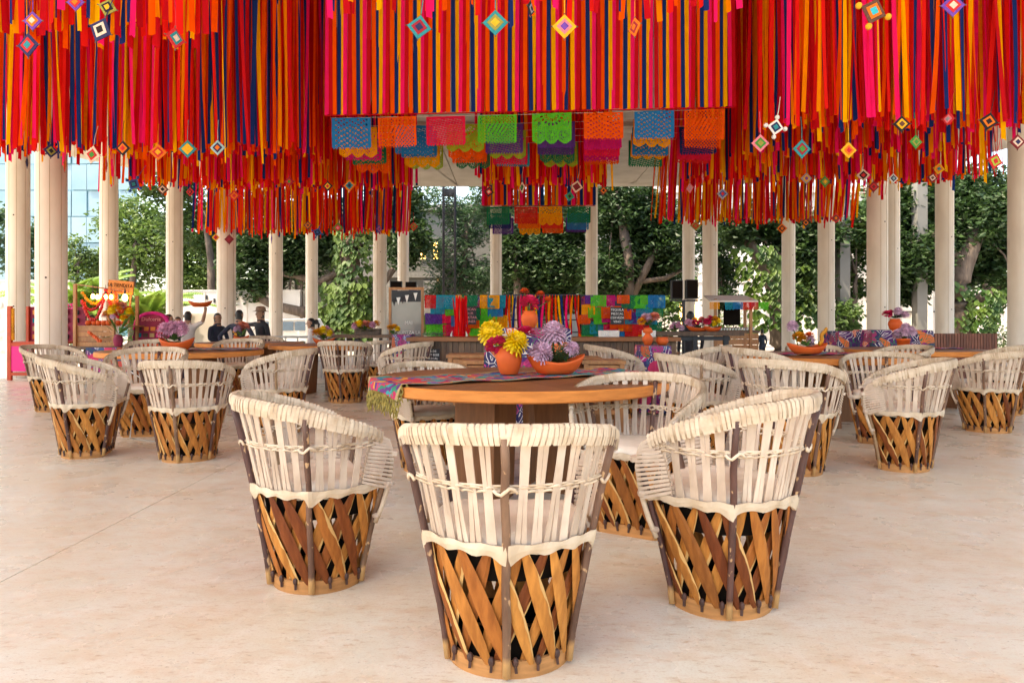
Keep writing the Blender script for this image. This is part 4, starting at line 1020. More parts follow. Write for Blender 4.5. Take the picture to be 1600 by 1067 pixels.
t = thing('speaker_stand', 'black pole stand with crossbar carrying two tall loudspeakers', 'speaker stand', (XX(1068,12.5),12.5,0))
zc = ZZ(468,12.5); b = MB(); b.tube([(0,0,0),(0,0,zc-.03)], .03, 10); b.build('pole', M['metal'], t); b = MB(); b.box((0,0,zc-.02), (.5,.1,.03)); b.build('crossbar', M['metal'], t)
for k in range(3): b = MB(); a = k*2.1; b.tube([(0,0,.5),(.4*cos(a),.4*sin(a),.01)], .015, 6); b.build('tripod_leg', M['metal'], t)
loudspeaker(1056,438.5,467.5,17,12.5,'tall black loudspeaker on the pole stand, left of its pair'); loudspeaker(1079,437.5,467,18,12.5,'tall black loudspeaker on the pole stand, right of its pair')

# dark table with bowls and the drinks cart, right of the bar
t = thing('high_table', 'dark wooden high table with flower bowls in front of the drinks cart', 'table', (XX(1085,10.6),10.6,0))
b = MB(); b.box((0,0,.93), (1.35,.6,.06)); b.build('tabletop', M['dwood'], t)
for x in (-.5,-.05,.42): b = MB(); b.box((x,-.22,.45), (.07,.07,.9)); b.build('leg', M['black'], t)
b = MB(); b.box((-.0,-.22,.86), (.95,.05,.06)); b.build('rail', M['black'], t)
bowl(XX(1089,10.6),10.5,.965,.36,.2,.08,'wide clay bowl of pink and red flowers on the dark table')
bouquet(XX(1089,10.6),10.5,1.03,['salmon','goldf','magenta','redf','pinkmum'],.17,'pink, red and yellow flowers in the wide bowl on the dark table',.06,.10,16,10)
bowl(XX(1108,10.6),10.4,.965,.26,.2,.08,'smaller clay bowl at the right on the dark table')
bouquet(XX(1108,10.6),10.4,1.03,['goldf','magenta','ymum'],.11,'gold and magenta flowers in the smaller bowl on the dark table',.055,.11,17,7)
bouquet(XX(1057,10.6),10.6,.99,['pinkmum','lilac'],.10,'dusky pink flowers at the left end of the dark table',.05,.09,18,7)
Y = 12.2; t = thing('drinks_cart', 'wooden drinks cart under a grey board roof hung with paper flags', 'cart', (XX(1142,Y),Y,0)); cx = XX(1142,Y)
zt_ = ZZ(468,Y)
for px in (1110,1164,1173): b = MB(); b.box((XX(px,Y)-cx, -.3 if px != 1173 else .3, zt_/2), (.045,.045,zt_)); b.build('post', M['lwood'], t)
b = MB(); b.rings([[(-.48,-.42,zt_-.06),(.34,-.42,zt_-.06),(.40,.42,zt_+.06),(-.36,.42,zt_+.06)],[(-.48,-.42,zt_-.03),(.34,-.42,zt_-.03),(.40,.42,zt_+.09),(-.36,.42,zt_+.09)]]); b.build('roof_board', M['ceil'], t)
b = MB(); b.box((0,0,.94), (.82,.6,.05)); b.build('counter', M['dwood'], t)
for k in range(5): b = MB(); b.box((0,-.28,.86-k*.10), (.78,.02,.094)); b.build('side_board', M['lwood'], t)
b = MB(); b.box((.05,.1,zt_-.28), (.3,.02,.36)); b.build('dark_sign', M['lining'], t)
rr = random.Random(3)
for k, (dx, c_) in enumerate(((-.42,'yellow'),(-.16,'teal'),(-.02,'blue'),(.12,'red'),(.26,'pinkred'),(.42,'green'))): flag(t, dx, -.44, zt_-.06, .17, c_, k % 4, rr)
for j in range(14):
    b = MB(); b.lathe([(.018,0),(.022,.05),(.019,.05),(.016,.004)], n=8, cap=False); tag(b.build('glass_tumbler', M['steel'], None, True, (cx-.33+j*.05,Y-.2,.966)), 'small tumbler in the row on the drinks cart', 'tumbler', 'tumblers lined up on the drinks cart')
# slatted planter at the right
Y = 14.5; x0, x1, z1 = XX(1424,Y), XX(1558,Y), ZZ(521,Y)
t = thing('slatted_planter', 'red brown planter box of upright wooden slats under the big right tree', 'planter', ((x0+x1)/2,Y,-.42)); n = 30; w_ = (x1-x0)/n
for k in range(n): b = MB(); b.box((x0+(k+.5)*w_-(x0+x1)/2,0,(z1+.42)/2), (w_*.8,.04,z1+.42)); b.build('slat', M['redwood'], t)
b = MB(); b.box((0,.45,(z1+.36)/2), (x1-x0-.05,.84,z1+.36)); b.build('box', M['redwood'], t)

# ------------------------------------------------------------------ left stalls
Y = 13.3; x0, x1 = XX(12,Y-.3), XX(106,Y-.3); cx = (x0+x1)/2; w_ = x1-x0
M['kpink'] = mat('hot_pink_panel', (.82,.008,.22), .6, var=.15, ns=40); M['kred'] = mat('red_orange_paint', (.50,.055,.012), .6, var=.2)
M['kdark'] = mat('wine_red_panel', (.26,.008,.05), .7, var=.35, ns=9)
t = thing('sweets_kiosk', 'hot pink sweets kiosk with red frame and a Dulces sign at far left', 'kiosk', (cx,Y,0)); zc, zt_ = ZZ(536,Y), ZZ(479,Y)
for x in (-w_/2+.04, -w_/2+.50, w_/2-.04): b = MB(); hh = zt_ if x < -w_/2+.1 else zc; b.box((x,-.3,hh/2), (.07,.06,hh)); b.build('post', M['kred'], t)
for z in (zc-.02,.12): b = MB(); b.box((-w_/2+.27,-.3,z), (.40,.05,.06)); b.build('rail', M['kred'], t)
b = MB(); b.box((-w_/2+.27,-.31,zc/2+.06), (.385,.02,zc-.22)); b.build('pink_panel', M['kpink'], t)
b = MB(); b.box((.27,-.31,zc/2+.06), (w_-.62,.02,zc-.22)); b.build('pink_panel', M['kpink'], t)
b = MB(); b.box((0,0,zc+.015), (w_,.62,.035)); b.build('counter', M['kred'], t)
b = MB(); b.box((0,.25,(zc+zt_)/2), (w_,.03,zt_-zc)); b.build('back_board', M['kdark'], t)
for x in (-w_/2+.02,): b = MB(); b.box((x,.22,(zc+zt_)/2), (.05,.06,zt_-zc+.02)); b.build('post', M['kred'], t)
rr = random.Random(2)
for r_ in range(4):
    for c_ in range(5):
        b = MB(); b.box((-w_/2+.17+c_*.2,.215,zc+.12+r_*.16), (.10,.03,.09), rr.uniform(-.1,.1)); b.build('sweet_packet', M[rr.choice(['twood2','board','pp_teal','tan','kdark'])], t)
b = MB()
for k in range(16): b.blob((-w_/2+.10,-.30,zc+.08+k*.038), (.04,.03,.022), 6, 0)
b.build('flower_string', M['pet_goldf'], t, True)['kind'] = 'stuff'
text_mesh('sign_lettering', 'Dulces', .26, M['kpink'], t, (.02,.2,zt_+.03), ext=.012)
text_mesh('sign_outline', 'Dulces', .26, M['white'], t, (.026,.213,zt_+.036), ext=.004, sx=1.03)
# shop stall
Y = 11.6; cx = XX(190,Y)
t = thing('stall_table', 'low stall table under a bright embroidered cloth beneath the hanging bulbs', 'table', (cx,Y,0)); zs = ZZ(540,Y)
b = MB(); b.box((0,.1,zs-.03), (XX(300,Y)-XX(116,Y),.9,.05)); b.build('tabletop', M['dwood'], t)
b = MB(); b.box((.12,-.36,zs-.22), (1.0,.02,.4)); b.build('cloth', M['embro2'], t)
for x in (-.75,.75):
    for y in (-.25,.45): b = MB(); b.box((x,y,zs/2-.03), (.06,.06,zs-.06)); b.build('leg', M['dwood'], t)
t = thing('wooden_stall', 'wooden shop stall frame with crate front and garlands at left', 'stall', (XX(160,Y),Y,zs)); cx = XX(160,Y); zt_ = ZZ(445,Y)-zs
xa, xb = XX(129,Y)-cx, XX(188,Y)-cx
for x, y, hh in ((xa,-.2,zt_),(xb,-.2,zt_-.16),(xa+.26,.3,zt_-.06),(xb+.12,.3,zt_-.18)): b = MB(); b.box((x,y,hh/2), (.045,.045,hh)); b.build('post', M['lwood'], t)
b = MB(); b.bar((xa,-.2,zt_),(xb+.25,-.2,zt_-.13), .02); b.build('top_rail', M['lwood'], t)
for k in range(4): b = MB(); b.box(((xa+xb)/2,-.17,.03+k*.085), (xb-xa-.045,.02,.078)); b.build('crate_board', M['lwood'], t)
b = MB(); b.box(((xa+xb)/2+.1,.05,.33), (xb-xa+.3,.48,.02)); b.build('shelf', M['lwood'], t)
rr = random.Random(6)
for k in range(7):
    vase(cx+xa+.09+k*.105, Y-.06+rr.uniform(-.05,.1), zs+.342, .05, .085, 'little round clay pot on the shop stall shelf, number %s from the left' % ['one','two','three','four','five','six','seven'][k], [(0,0),(.6,0),(1,.45),(.8,.85),(.6,1),(.5,1),(.5,.5),(0,.3)])
def pom_garland(pts, m, label, r=.028):
    P = [Vector(p) for p in pts]; b = MB(); n = 0
    for i in range(len(P)-1):
        L_ = (P[i+1]-P[i]).length; k = max(1, int(L_/(r*1.1)))
        for j in range(k):
            q = P[i].lerp(P[i+1], j/k); b.blob(q+Vector((R.uniform(-.006,.006),R.uniform(-.006,.006),R.uniform(-.006,.006))), r*R.uniform(.85,1.15), 5)
    o = b.build('pompom_garland', m, None, False); return tag(o, label, 'garland', 'pompom garlands')
def catenary(a, b_, sag, n=14): A, B = Vector(a), Vector(b_); return [A.lerp(B, k/n)-Vector((0,0,sag*4*(k/n)*(1-k/n))) for k in range(n+1)]
Yg = Y-.26
pom_garland(catenary(spot(128,470,Yg), spot(166,455,Yg), .22), M['pet_redf'], 'upper red pompom garland across the shop stall')
pom_garland(catenary(spot(128,470,Yg-.03), spot(164,462,Yg-.03), .36), M['pet_redf'], 'lower and deeper red pompom garland across the shop stall')
pom_garland(catenary(spot(129,458,Yg+.05), spot(163,462,Yg+.05), .16), M['pet_goldf'], 'gold pompom garland behind the red ones on the shop stall')
pom_garland(catenary(spot(165,453,Yg), spot(187,497,Yg), .08), M['pet_redf'], 'red pompom garland slanting down at the right of the shop stall')
pom_garland(catenary(spot(180,458,Yg), spot(195,478,Yg), .20), M['pet_orangef'], 'short orange pompom garland under the stall sign')
pom_garland([spot(138,519,Yg-.1), spot(146,525,Yg-.1), spot(154,532,Yg-.1), spot(160,533,Yg-.1)], M['pet_orangef'], 'orange red pompom garland lying at the front of the crate')
M['bulb'] = mat('lit_bulb', (1,.50,.12), .3, emit=5)
for k, (px, py, nm) in enumerate(((145,463,'leftmost'),(152,464,'second from left'),(165,464,'middle'),(173.5,464,'second from right'),(195,465,'rightmost and largest'))):
    p = spot(px,py,Yg-.02); t = thing('lit_bulb', 'glowing warm light bulb over the shop stall, '+nm, 'light bulb', p, 0, 'glowing bulbs over the stall')
    s_ = 1.5 if k == 4 else 1
    b = MB(); b.lathe([(.004,-.045*s_),(.025*s_,-.03*s_),(.03*s_,0),(.02*s_,.03*s_),(.012,.04*s_)], n=12); b.build('bulb_glass', M['bulb'], t, True)
    b = MB(); b.lathe([(.014,.04*s_),(.014,.08*s_),(.005,.09*s_),(.004,.2)], n=8); b.build('socket', M['black'], t)
t = thing('shop_sign', 'brown wooden sign reading LA TIENDITA above the shop stall', 'sign', spot(189,449,Y-.15)); t.rotation_euler = (0,.09,0)
b = MB(); b.box((0,0,0), (.42,.03,.22)); b.build('board', M['twood2'], t)
text_mesh('lettering', 'LA TIENDITA', .085, M['lining'], t, (-.01,-.018,.03), ext=.002, sx=.85); text_mesh('lettering', 'Mexicana', .06, M['lining'], t, (-.02,-.018,-.06), ext=.002)
for x in (-.16,.16): b = MB(); b.box((x,.03,-.3), (.03,.02,.6)); b.build('sign_post', M['lwood'], t)
bouquet(XX(190,Y-.3),Y-.4,zs+.2,['goldf','ymum','orangef','lilac','goldf','salmon'],.24,'tall loose bouquet of yellow and orange flowers on the stall table',.06,.5,21,20)
vase(XX(190,Y-.3),Y-.4,zs-.003,.075,.2,'wine coloured vase holding the tall loose bouquet at the stall').data.materials[0] = M['kdark']
Yd = 11.9; xd = XX(233,Yd)
t = thing('sweets_display', 'wine red sweets display board edged with pink pompoms', 'display', (xd,Yd,zs)); w_ = XX(259,Yd)-XX(207,Yd); hd = ZZ(490,Yd)-zs
b = MB(); b.rings([[(-w_/2,-.02,0),(w_/2,-.02,0),(w_/2,.02,0),(-w_/2,.02,0)],[(-w_/2,.1,hd*.9),(w_/2,.1,hd*.9),(w_/2,.14,hd*.9),(-w_/2,.14,hd*.9)],[(-w_/2*.6,.11,hd),(w_/2*.6,.11,hd),(w_/2*.6,.15,hd),(-w_/2*.6,.15,hd)]]); b.build('board', M['kdark'], t)
text_mesh('lettering', 'Dulceria', .10, M['chalkpink'], t, (0,.06,hd*.82), rot=(pi/2-.2,0,0), ext=.003)
for r_ in range(3):
    for c_ in range(4): b = MB(); b.box((-w_/2+.1+c_*.115,.0+.03*r_,.06+r_*.11), (.08,.04,.07)); b.build('sweet_packet', M[rr.choice(['board','tan','pp_teal','lash','twood2','kpink'])], t)
b = MB()
for k in range(34):
    a = pi*k/33; b.blob((-cos(a)*w_/2*1.02, .06+.05*sin(a), hd*(.25+.77*sin(a)**.45)), .032, 5)
b.build('pompom_edging', mat('pink_pompom', (.75,.02,.25), .8), t)['kind'] = 'stuff'
rr = random.Random(12)
for k in range(7):
    vase(XX(238+k*9,Y),Y-.3+rr.uniform(-.05,.05), zs-.003, .05, .04, 'small brown dish of sweets on the stall table, %s' % ['farthest left','second','third','fourth','fifth','sixth','farthest right'][k], [(0,0),(.6,0),(1,1),(.9,1),(.6,.4),(0,.3)])

# ------------------------------------------------------------------ people
def person(x, y, z0, hgt, face, label, shirt, pants, hair='hair', pose='stand', hat=None, extra=None):
    s = hgt/1.75
    J = {'pelvis':(0,0,.95),'waist':(0,.0,1.08),'chest':(0,0,1.30),'neck':(0,0,1.47),'head0':(0,-.015,1.57),'head1':(0,-.02,1.66),'head2':(0,-.005,1.70),'head3':(0,.0,1.755),
         'sl':(.19,0,1.41),'el':(.25,.03,1.13),'wl':(.24,-.06,.89),'hl':(.24,-.09,.80),'sr':(-.19,0,1.41),'er':(-.25,.03,1.13),'wr':(-.24,-.06,.89),'hr':(-.24,-.09,.80),
         'hipl':(.1,0,.90),'kl':(.11,-.02,.50),'al':(.11,.02,.09),'tl':(.12,-.14,.04),'hipr':(-.1,0,.90),'kr':(-.11,-.02,.50),'ar':(-.11,.02,.09),'tr':(-.12,-.14,.04)}
    if pose == 'tray': J.update(er=(-.33,.0,1.50),wr=(-.37,-.05,1.76),hr=(-.37,-.05,1.84)); J['sr'] = (-.19,0,1.44)
    if pose == 'hips': J.update(er=(-.42,.10,1.16),wr=(-.27,.08,.99),hr=(-.2,.06,.97),el=(.42,.10,1.16),wl=(.27,.08,.99),hl=(.2,.06,.97))
    if pose == 'point': J.update(er=(-.40,-.02,1.40),wr=(-.64,-.06,1.42),hr=(-.74,-.07,1.42))
    if pose == 'fold': J.update(el=(.27,-.05,1.14),wl=(.05,-.2,1.12),hl=(-.04,-.22,1.13),er=(-.27,-.05,1.14),wr=(-.05,-.2,1.08),hr=(.04,-.22,1.08))
    RAD = {'pelvis':(.155,.11),'waist':(.14,.10),'chest':(.165,.115),'neck':(.058,.06),'head0':(.07,.09),'head1':(.086,.104),'head2':(.074,.090),'head3':(.04,.05),'sl':(.06,.06),'sr':(.06,.06),'el':(.045,.045),'er':(.045,.045),'wl':(.03,.034),'wr':(.03,.034),'hl':(.03,.045),'hr':(.03,.045),'hipl':(.09,.09),'hipr':(.09,.09),'kl':(.06,.062),'kr':(.06,.062),'al':(.042,.045),'ar':(.042,.045),'tl':(.04,.03),'tr':(.04,.03)}
    E = [('pelvis','waist'),('waist','chest'),('chest','neck'),('neck','head0'),('head0','head1'),('head1','head2'),('head2','head3'),('chest','sl'),('sl','el'),('el','wl'),('wl','hl'),('chest','sr'),('sr','er'),('er','wr'),('wr','hr'),('pelvis','hipl'),('hipl','kl'),('kl','al'),('al','tl'),('pelvis','hipr'),('hipr','kr'),('kr','ar'),('ar','tr')]
    names = list(J); me = bpy.data.meshes.new('person'); me.from_pydata([J[n] for n in names], [(names.index(a), names.index(b)) for a, b in E], [])
    o = bpy.data.objects.new('person', me); COL.objects.link(o)
    md = o.modifiers.new('skin', 'SKIN'); md.use_smooth_shade = True
    sv = me.skin_vertices[0].data
    for i, n in enumerate(names): sv[i].radius = RAD[n]; sv[i].use_root = (n == 'pelvis')
    ss = o.modifiers.new('sub', 'SUBSURF'); ss.levels = 2; ss.render_levels = 2
    dg = bpy.context.evaluated_depsgraph_get(); m2 = bpy.data.meshes.new_from_object(o.evaluated_get(dg)); bpy.data.objects.remove(o)
    m2.materials.clear()
    for q in (M['skin'], M[hair], M[shirt], M[pants], M['black']): m2.materials.append(q)
    V = {n: Vector(J[n]) for n in names}
    def segd(p, a, b_):
        d = V[b_]-V[a]; t = max(0, min(1, (p-V[a]).dot(d)/d.length_squared)); return (p-V[a]-d*t).length
    for f in m2.polygons:
        c = f.center; best = min(E, key=lambda e: segd(c, *e))
        if best[1] in ('head0','head1','head2','head3') and c.z > 1.5: mi = 1 if (c.z > 1.70 or (c.y > -.03 and c.z > 1.55)) else 0
        elif best[1] in ('hl','hr') or (best[1] == 'wr' and pose == 'tray'): mi = 0
        elif best == ('chest','neck') and c.z > 1.45: mi = 0
        elif best[1] in ('kl','kr','al','ar','hipl','hipr'): mi = 3
        elif best[1] in ('tl','tr'): mi = 4
        else: mi = 2 if c.z > .95 or best[1] in ('el','wl','er','wr') else 3
        f.material_index = mi
    m2.polygons.foreach_set('use_smooth', [True]*len(m2.polygons))
    p = link('person', m2, None, (x,y,z0), face); p.scale = (s,s,s); tag(p, label, 'person', 'people standing beyond the tables')
    b = MB(); b.tube([(0,-.10,1.66),(0,-.135,1.615),(0,-.10,1.60)], [.008,.016,.01], 6); b.build('nose', M['skin'], p, True)
    for sx in (-1,1):
        b = MB(); b.blob((sx*.032,-.105,1.645), (.012,.006,.007), 6); b.build('eye', M['lining'], p)
        b = MB(); b.blob((sx*.088,.0,1.635), (.012,.022,.033), 6); b.build('ear', M['skin'], p, True)
    b = MB(); b.blob((0,-.108,1.57), (.026,.006,.007), 6); b.build('mouth', M['kred'], p)
    if hat:
        b = MB(); b.lathe([(.16,1.685),(.168,1.69),(.108,1.70),(.10,1.775),(.07,1.795),(.01,1.80)], (0,-.01,0), 20); b.build('hat', M[hat], p)
    if extra == 'pony':
        b = MB(); b.blob((0,.10,1.66), (.06,.06,.06), 7); b.tube([(0,.12,1.66),(0,.16,1.6),(0,.15,1.5)], [.03,.03,.012], 7); b.build('tied_hair', M['hair'], p, True)
    if extra == 'print':
        b = MB(); 
        for k in range(6): b.blob((.03*sin(k*2),.128,1.08+.05*k), (.035,.006,.03), 6)
        b.build('shirt_print', M['pet_goldf'], p, True)
    if extra == 'hood': b = MB(); b.blob((0,.10,1.42), (.10,.05,.07), 8); b.build('hood', M[shirt], p, True)
    return p
def pp(px, py_top, Y, label, shirt, pants, face, **k):
    top = ZZ(py_top,Y); z0 = -.42 if Y > 13.4 else 0
    return person(XX(px,Y), Y, z0, top-z0, face, label, shirt, pants, **k)
pp(373,484,15.0,'man in navy shirt seen from behind with hands on hips','navy','navy',pi-.2,pose='hips',extra='print')
pp(408,482,15.4,'man in black with straw hat, one arm stretched out','blackc','blackc',pi/2+.9+pi,pose='point',hat='hat')
tp = pp(293,486,15.2,'man in white shirt from behind raising a clay tray overhead','whitec','denim',pi,pose='tray')
pp(262,491,14.6,'person with dark hair in profile by the pink sweets display','blackc','blackc',pi/2+.3)
pp(278,495,15.8,'man facing us between the profile figure and the man with the tray','navy','denim',0)
pp(339,489,15.6,'person in dark clothes half hidden behind a pale column','navy','navy',pi/2-.4,pose='fold')
pp(487,497,14.6,'woman in white jacket in profile with tied dark hair','whitec','denim',-pi/2+.2,extra='pony',pose='fold')
pp(143,492,14.8,'person in dark clothes behind the shop stall shelf','blackc','blackc',.2)
pp(1079,486,14.6,'person behind the flower bowls on the dark table, back of the head showing','blackc','blackc',pi)
pp(1191,514,24,'far person in dark clothes right of the drinks cart','navy','navy',pi+.4,extra='hood')
q = spot(313,474,15.2)
bowl(q.x, q.y, q.z-.08, .5, .35, .13, 'brown clay tray held overhead by the man in white')

# ------------------------------------------------------------------ trees and plants
def leafmat(name, c, c2, trans=.35): 
    return mat(name, c, .5, col2=c2, ns=1.3, detail=3, trans=trans, spec=.4)
M['lf_dark'] = leafmat('leaves_dark', (.015,.041,.012), (.042,.085,.02))
M['lf_mid'] = leafmat('leaves_mid', (.032,.075,.017), (.075,.13,.027))
M['lf_light'] = leafmat('leaves_light', (.075,.14,.028), (.13,.20,.045))
M['lf_blue'] = leafmat('leaves_bluish', (.035,.085,.036), (.07,.13,.055))
M['lf_vine'] = leafmat('leaves_vine', (.032,.085,.014), (.11,.18,.028))
M['lf_palm'] = leafmat('leaves_palm', (.11,.21,.03), (.20,.30,.045))
M['trunk'] = mat('tree_bark', (.07,.05,.038), .9, col2=(.14,.105,.08), ns=6, stretch=(1,1,.3), bump=.6, bscale=12)
def leaf_cloud(b, blobs, size, rr, shape=.5):
    for (cx, cy, cz, rx, ry, rz, n) in blobs:
        ncl = max(4, n//20); cl = []
        for k in range(ncl):                      # leaves gather on twigs, most near the outside
            while True:
                p = Vector((rr.uniform(-1,1), rr.uniform(-1,1), rr.uniform(-1,1)))
                if .12 < p.length < 1: break
            p = p.normalized()*(p.length**.55); cl.append(Vector((cx+p.x*rx, cy+p.y*ry, cz+p.z*rz)))
        sp = .26*min(rx, rz)+.22
        for k in range(n):
            c = cl[rr.randrange(ncl)]+Vector((rr.gauss(0,sp*.55), rr.gauss(0,sp*.55), rr.gauss(0,sp*.36)))
            s = size*rr.uniform(.6,1.3); az = rr.uniform(0,6.28); el = rr.uniform(-.9,.5)
            d = Vector((cos(az)*cos(el), sin(az)*cos(el), sin(el))); q = d.cross(Vector((rr.uniform(-1,1), rr.uniform(-1,1), rr.uniform(.2,1.5)))).normalized()
            nn = d.cross(q)*(.12*s)
            b.quad(c, c+d*s*.5+q*s*shape*.5+nn, c+d*s, c+d*s*.5-q*s*shape*.5+nn)
def tree(label, base, trunk, limbs, blobs, m, size, seed, vines=None, shape=.5, name='leafy_tree'):
    rr = random.Random(seed); bx, by, bz = base
    t = thing(name, label, 'tree', base, 0, 'trees beyond the columns')
    b = MB(); pts = [Vector(p) for p, r_ in trunk]; P, Rr = [], []
    for i in range(len(pts)-1):
        for j in range(4):
            f = j/4; P.append(pts[i].lerp(pts[i+1], f)+Vector((rr.uniform(-.03,.03), rr.uniform(-.03,.03), 0))); Rr.append((trunk[i][1]*(1-f)+trunk[i+1][1]*f)*rr.uniform(.93,1.07))
    P.append(pts[-1]); Rr.append(trunk[-1][1]); b.tube(P, Rr, 10); b.build('trunk', M['trunk'], t, True)
    for lm in limbs:
        b = MB(); q = [Vector(p) for p, r_ in lm]; b.tube(q, [r_ for p, r_ in lm], 7); b.build('limb', M['trunk'], t, True)
    b = MB()
    for (cx, cy, cz, rx, ry, rz, n) in blobs:       # thin twigs towards each clump
        tp = pts[-1]
        b.tube([tp, tp.lerp(Vector((cx,cy,cz)), .5)+Vector((rr.uniform(-.3,.3), 0, .2)), (cx,cy,cz)], [.06,.045,.02], 5)
        for k in range(5):
            e = Vector((cx+rr.uniform(-.8,.8)*rx, cy+rr.uniform(-.8,.8)*ry, cz+rr.uniform(-.7,.8)*rz)); b.tube([(cx,cy,cz), e], [.02,.008], 4)
    b.build('branches', M['trunk'], t)['kind'] = 'stuff'
    b = MB(); leaf_cloud(b, blobs, size, rr, shape); b.build('crown', m, t)['kind'] = 'stuff'
    if vines:
        b = MB()
        for (x0, y0, z0, x1, z1, rad, n) in vines:
            for k in range(n):
                f = rr.random(); c = Vector((x0+(x1-x0)*f, y0, z0+(z1-z0)*f)); a = rr.uniform(pi,2*pi); c += Vector((cos(a)*rad*rr.uniform(.7,1.25), sin(a)*rad, 0)); s = rr.uniform(.22,.46)
                d = Vector((cos(a)*.35+rr.uniform(-.35,.35), sin(a)*.4, -.85)).normalized(); q = d.cross(Vector((sin(a), -cos(a)*1.0, .35)).normalized()); q = Vector((1,0,0))*cos(rr.uniform(-.6,.6))+Vector((0,0,1))*rr.uniform(-.3,.3); q.normalize()
                b.poly([c, c+d*s*.25+q*s*.34, c+d*s*.62+q*s*.3+Vector((0,-.04,0)), c+d*s, c+d*s*.62-q*s*.3+Vector((0,-.04,0)), c+d*s*.25-q*s*.34])
        b.build('climbing_vine', M['lf_vine'], t)['kind'] = 'stuff'
    return t
def rel(px, py, Y, bx, by, bz): p = spot(px, py, Y); return (p.x-bx, p.y-by, p.z-bz)
def tr(label, base_px, Y, trunk_px, limbs_px, blobs_px, m, size, seed, vines_px=None, shape=.5, dens=1.0, **k):
    size *= (Y+9)/Y if Y < 35 else 1; Y = Y+9 if Y < 35 else Y+3
    bx, by, bz = XX(base_px,Y), Y, -.42; s = Y/F
    f = lambda px, py, dy=0: Vector(rel(px, py, Y+dy, bx, by, bz))
    trunk = [((0,0,0), trunk_px[0][2]*s)]+[(f(a,c), r_*s) for a, c, r_ in trunk_px]
    limbs = [[(f(a,c), r_*s) for a, c, r_ in lm] for lm in limbs_px]
    blobs = []
    for a, c, rx, rz, n in blobs_px: p = f(a,c); blobs.append((p.x, p.y+.55*rx*s+random.Random(int(a)).uniform(-.8,.8), p.z, rx*s, rx*s*.8, rz*s, int(n*dens*(1.7 if m == 'lf_dark' else 1.9 if m == 'lf_light' else 1.4))))
    vines = None
    if vines_px: vines = [(f(a,c).x, 0, f(a,c).z, f(a2,c2).x, f(a2,c2).z, rad*s, n) for a, c, a2, c2, rad, n in vines_px]
    tree(label, (bx,by,bz), trunk, limbs, blobs, M[m], size, seed, vines, shape, **k)
tr('pale green sunlit tree before the glass tower at left', 205, 42, [(206,450,5),(212,380,3)], [], [(185,345,50,42,1700),(235,385,60,50,2200),(170,420,55,40,1500),(290,400,45,55,1800),(300,440,50,30,1200)], 'lf_light', .34, 1)
tr('dense green tree hanging over the left columns', 330, 36, [(330,420,6),(320,330,4)], [], [(255,285,45,30,1300),(310,310,55,45,2200),(330,370,40,45,1600),(290,350,50,35,1400)], 'lf_mid', .30, 2)
tr('small green tree at the far left edge', 15, 38, [(14,470,4),(12,400,3)], [], [(8,370,28,50,1200),(50,400,18,45,900),(52,350,12,30,400)], 'lf_blue', .30, 3)
tr('young slender tree in front of the glass tower', 118, 36, [(118,470,2),(122,410,1.2)], [], [(112,400,20,30,500),(128,415,18,28,450),(108,440,20,22,420)], 'lf_light', .26, 4)
tr('twisted broad tree with low limbs and hanging vine leaves left of centre', 548, 27, [(545,520,24),(540,440,20),(548,380,18),(560,330,14)], [[(520,505,12),(470,487,10),(428,477,9),(402,462,9),(395,450,7)],[(405,462,6),(402,445,5),(398,430,3)],[(565,470,9),(588,455,7),(615,420,5)],[(545,420,7),(500,440,6),(455,430,5),(430,425,4)],[(455,430,2),(452,455,2),(458,490,1.5)]],
   [(400,410,45,50,2300),(420,360,50,40,1800),(395,455,35,18,700),(465,380,45,45,1600),(520,345,55,40,2000),(600,330,50,40,1900),(640,375,30,40,1100),(490,340,45,30,1200),(450,320,60,30,1300),(620,310,40,25,900)], 'lf_dark', .25, 5, [(552,345,552,515,26,420),(545,440,560,525,34,330),(505,470,520,520,20,140)])
tr('feathery tree behind the lighting tower', 720, 30, [(722,440,5),(730,360,3)], [], [(735,340,40,38,2000),(700,400,35,35,1500),(745,430,35,28,1300),(700,455,30,20,800),(760,300,30,20,700),(690,310,25,25,600)], 'lf_blue', .34, 6, shape=.16)
tr('dark leafy tree filling the centre left of the middle columns', 812, 29, [(810,480,6),(806,400,5),(800,340,4)], [], [(820,395,40,45,2100),(870,420,45,40,2200),(850,470,60,22,1500),(880,360,40,30,1400),(810,350,30,30,900)], 'lf_dark', .25, 7)
tr('dark forked tree right of the middle columns', 985, 28, [(984,470,9),(982,400,8),(970,340,7),(962,300,4)], [[(984,470,7),(1010,420,6),(1030,380,4)],[(1000,440,4),(1040,435,4),(1070,420,2)]], [(960,330,35,35,1500),(1010,340,50,40,2200),(1000,400,60,40,2300),(950,430,35,30,1300),(1030,450,50,25,1500),(1050,380,30,45,1300),(980,300,60,20,1200)], 'lf_dark', .25, 8)
tr('sparse tree between two pale columns right of centre', 1120, 31, [(1122,470,4),(1125,400,3)], [], [(1125,380,22,35,800),(1135,430,22,30,700),(1128,465,22,20,350),(1095,360,15,50,500)], 'lf_dark', .25, 9)
tr('leaning tree trunk wrapped in large bright vine leaves', 1218, 25, [(1216,500,14),(1210,450,13),(1190,410,10),(1168,375,8),(1160,350,6)], [[(1200,425,6),(1240,380,5),(1260,350,4)]], [(1190,345,50,30,1700),(1255,380,40,50,2100),(1260,440,28,50,1400),(1300,360,35,30,1000),(1150,355,25,25,600)], 'lf_dark', .25, 10, [(1175,385,1215,515,30,420),(1258,410,1255,510,26,260)])
tr('small bushy tree left of the broad right column', 1340, 26, [(1335,490,4),(1338,430,3)], [], [(1335,400,30,35,1100),(1345,350,40,35,1400),(1335,450,28,20,600),(1320,335,30,25,700)], 'lf_mid', .24, 11)
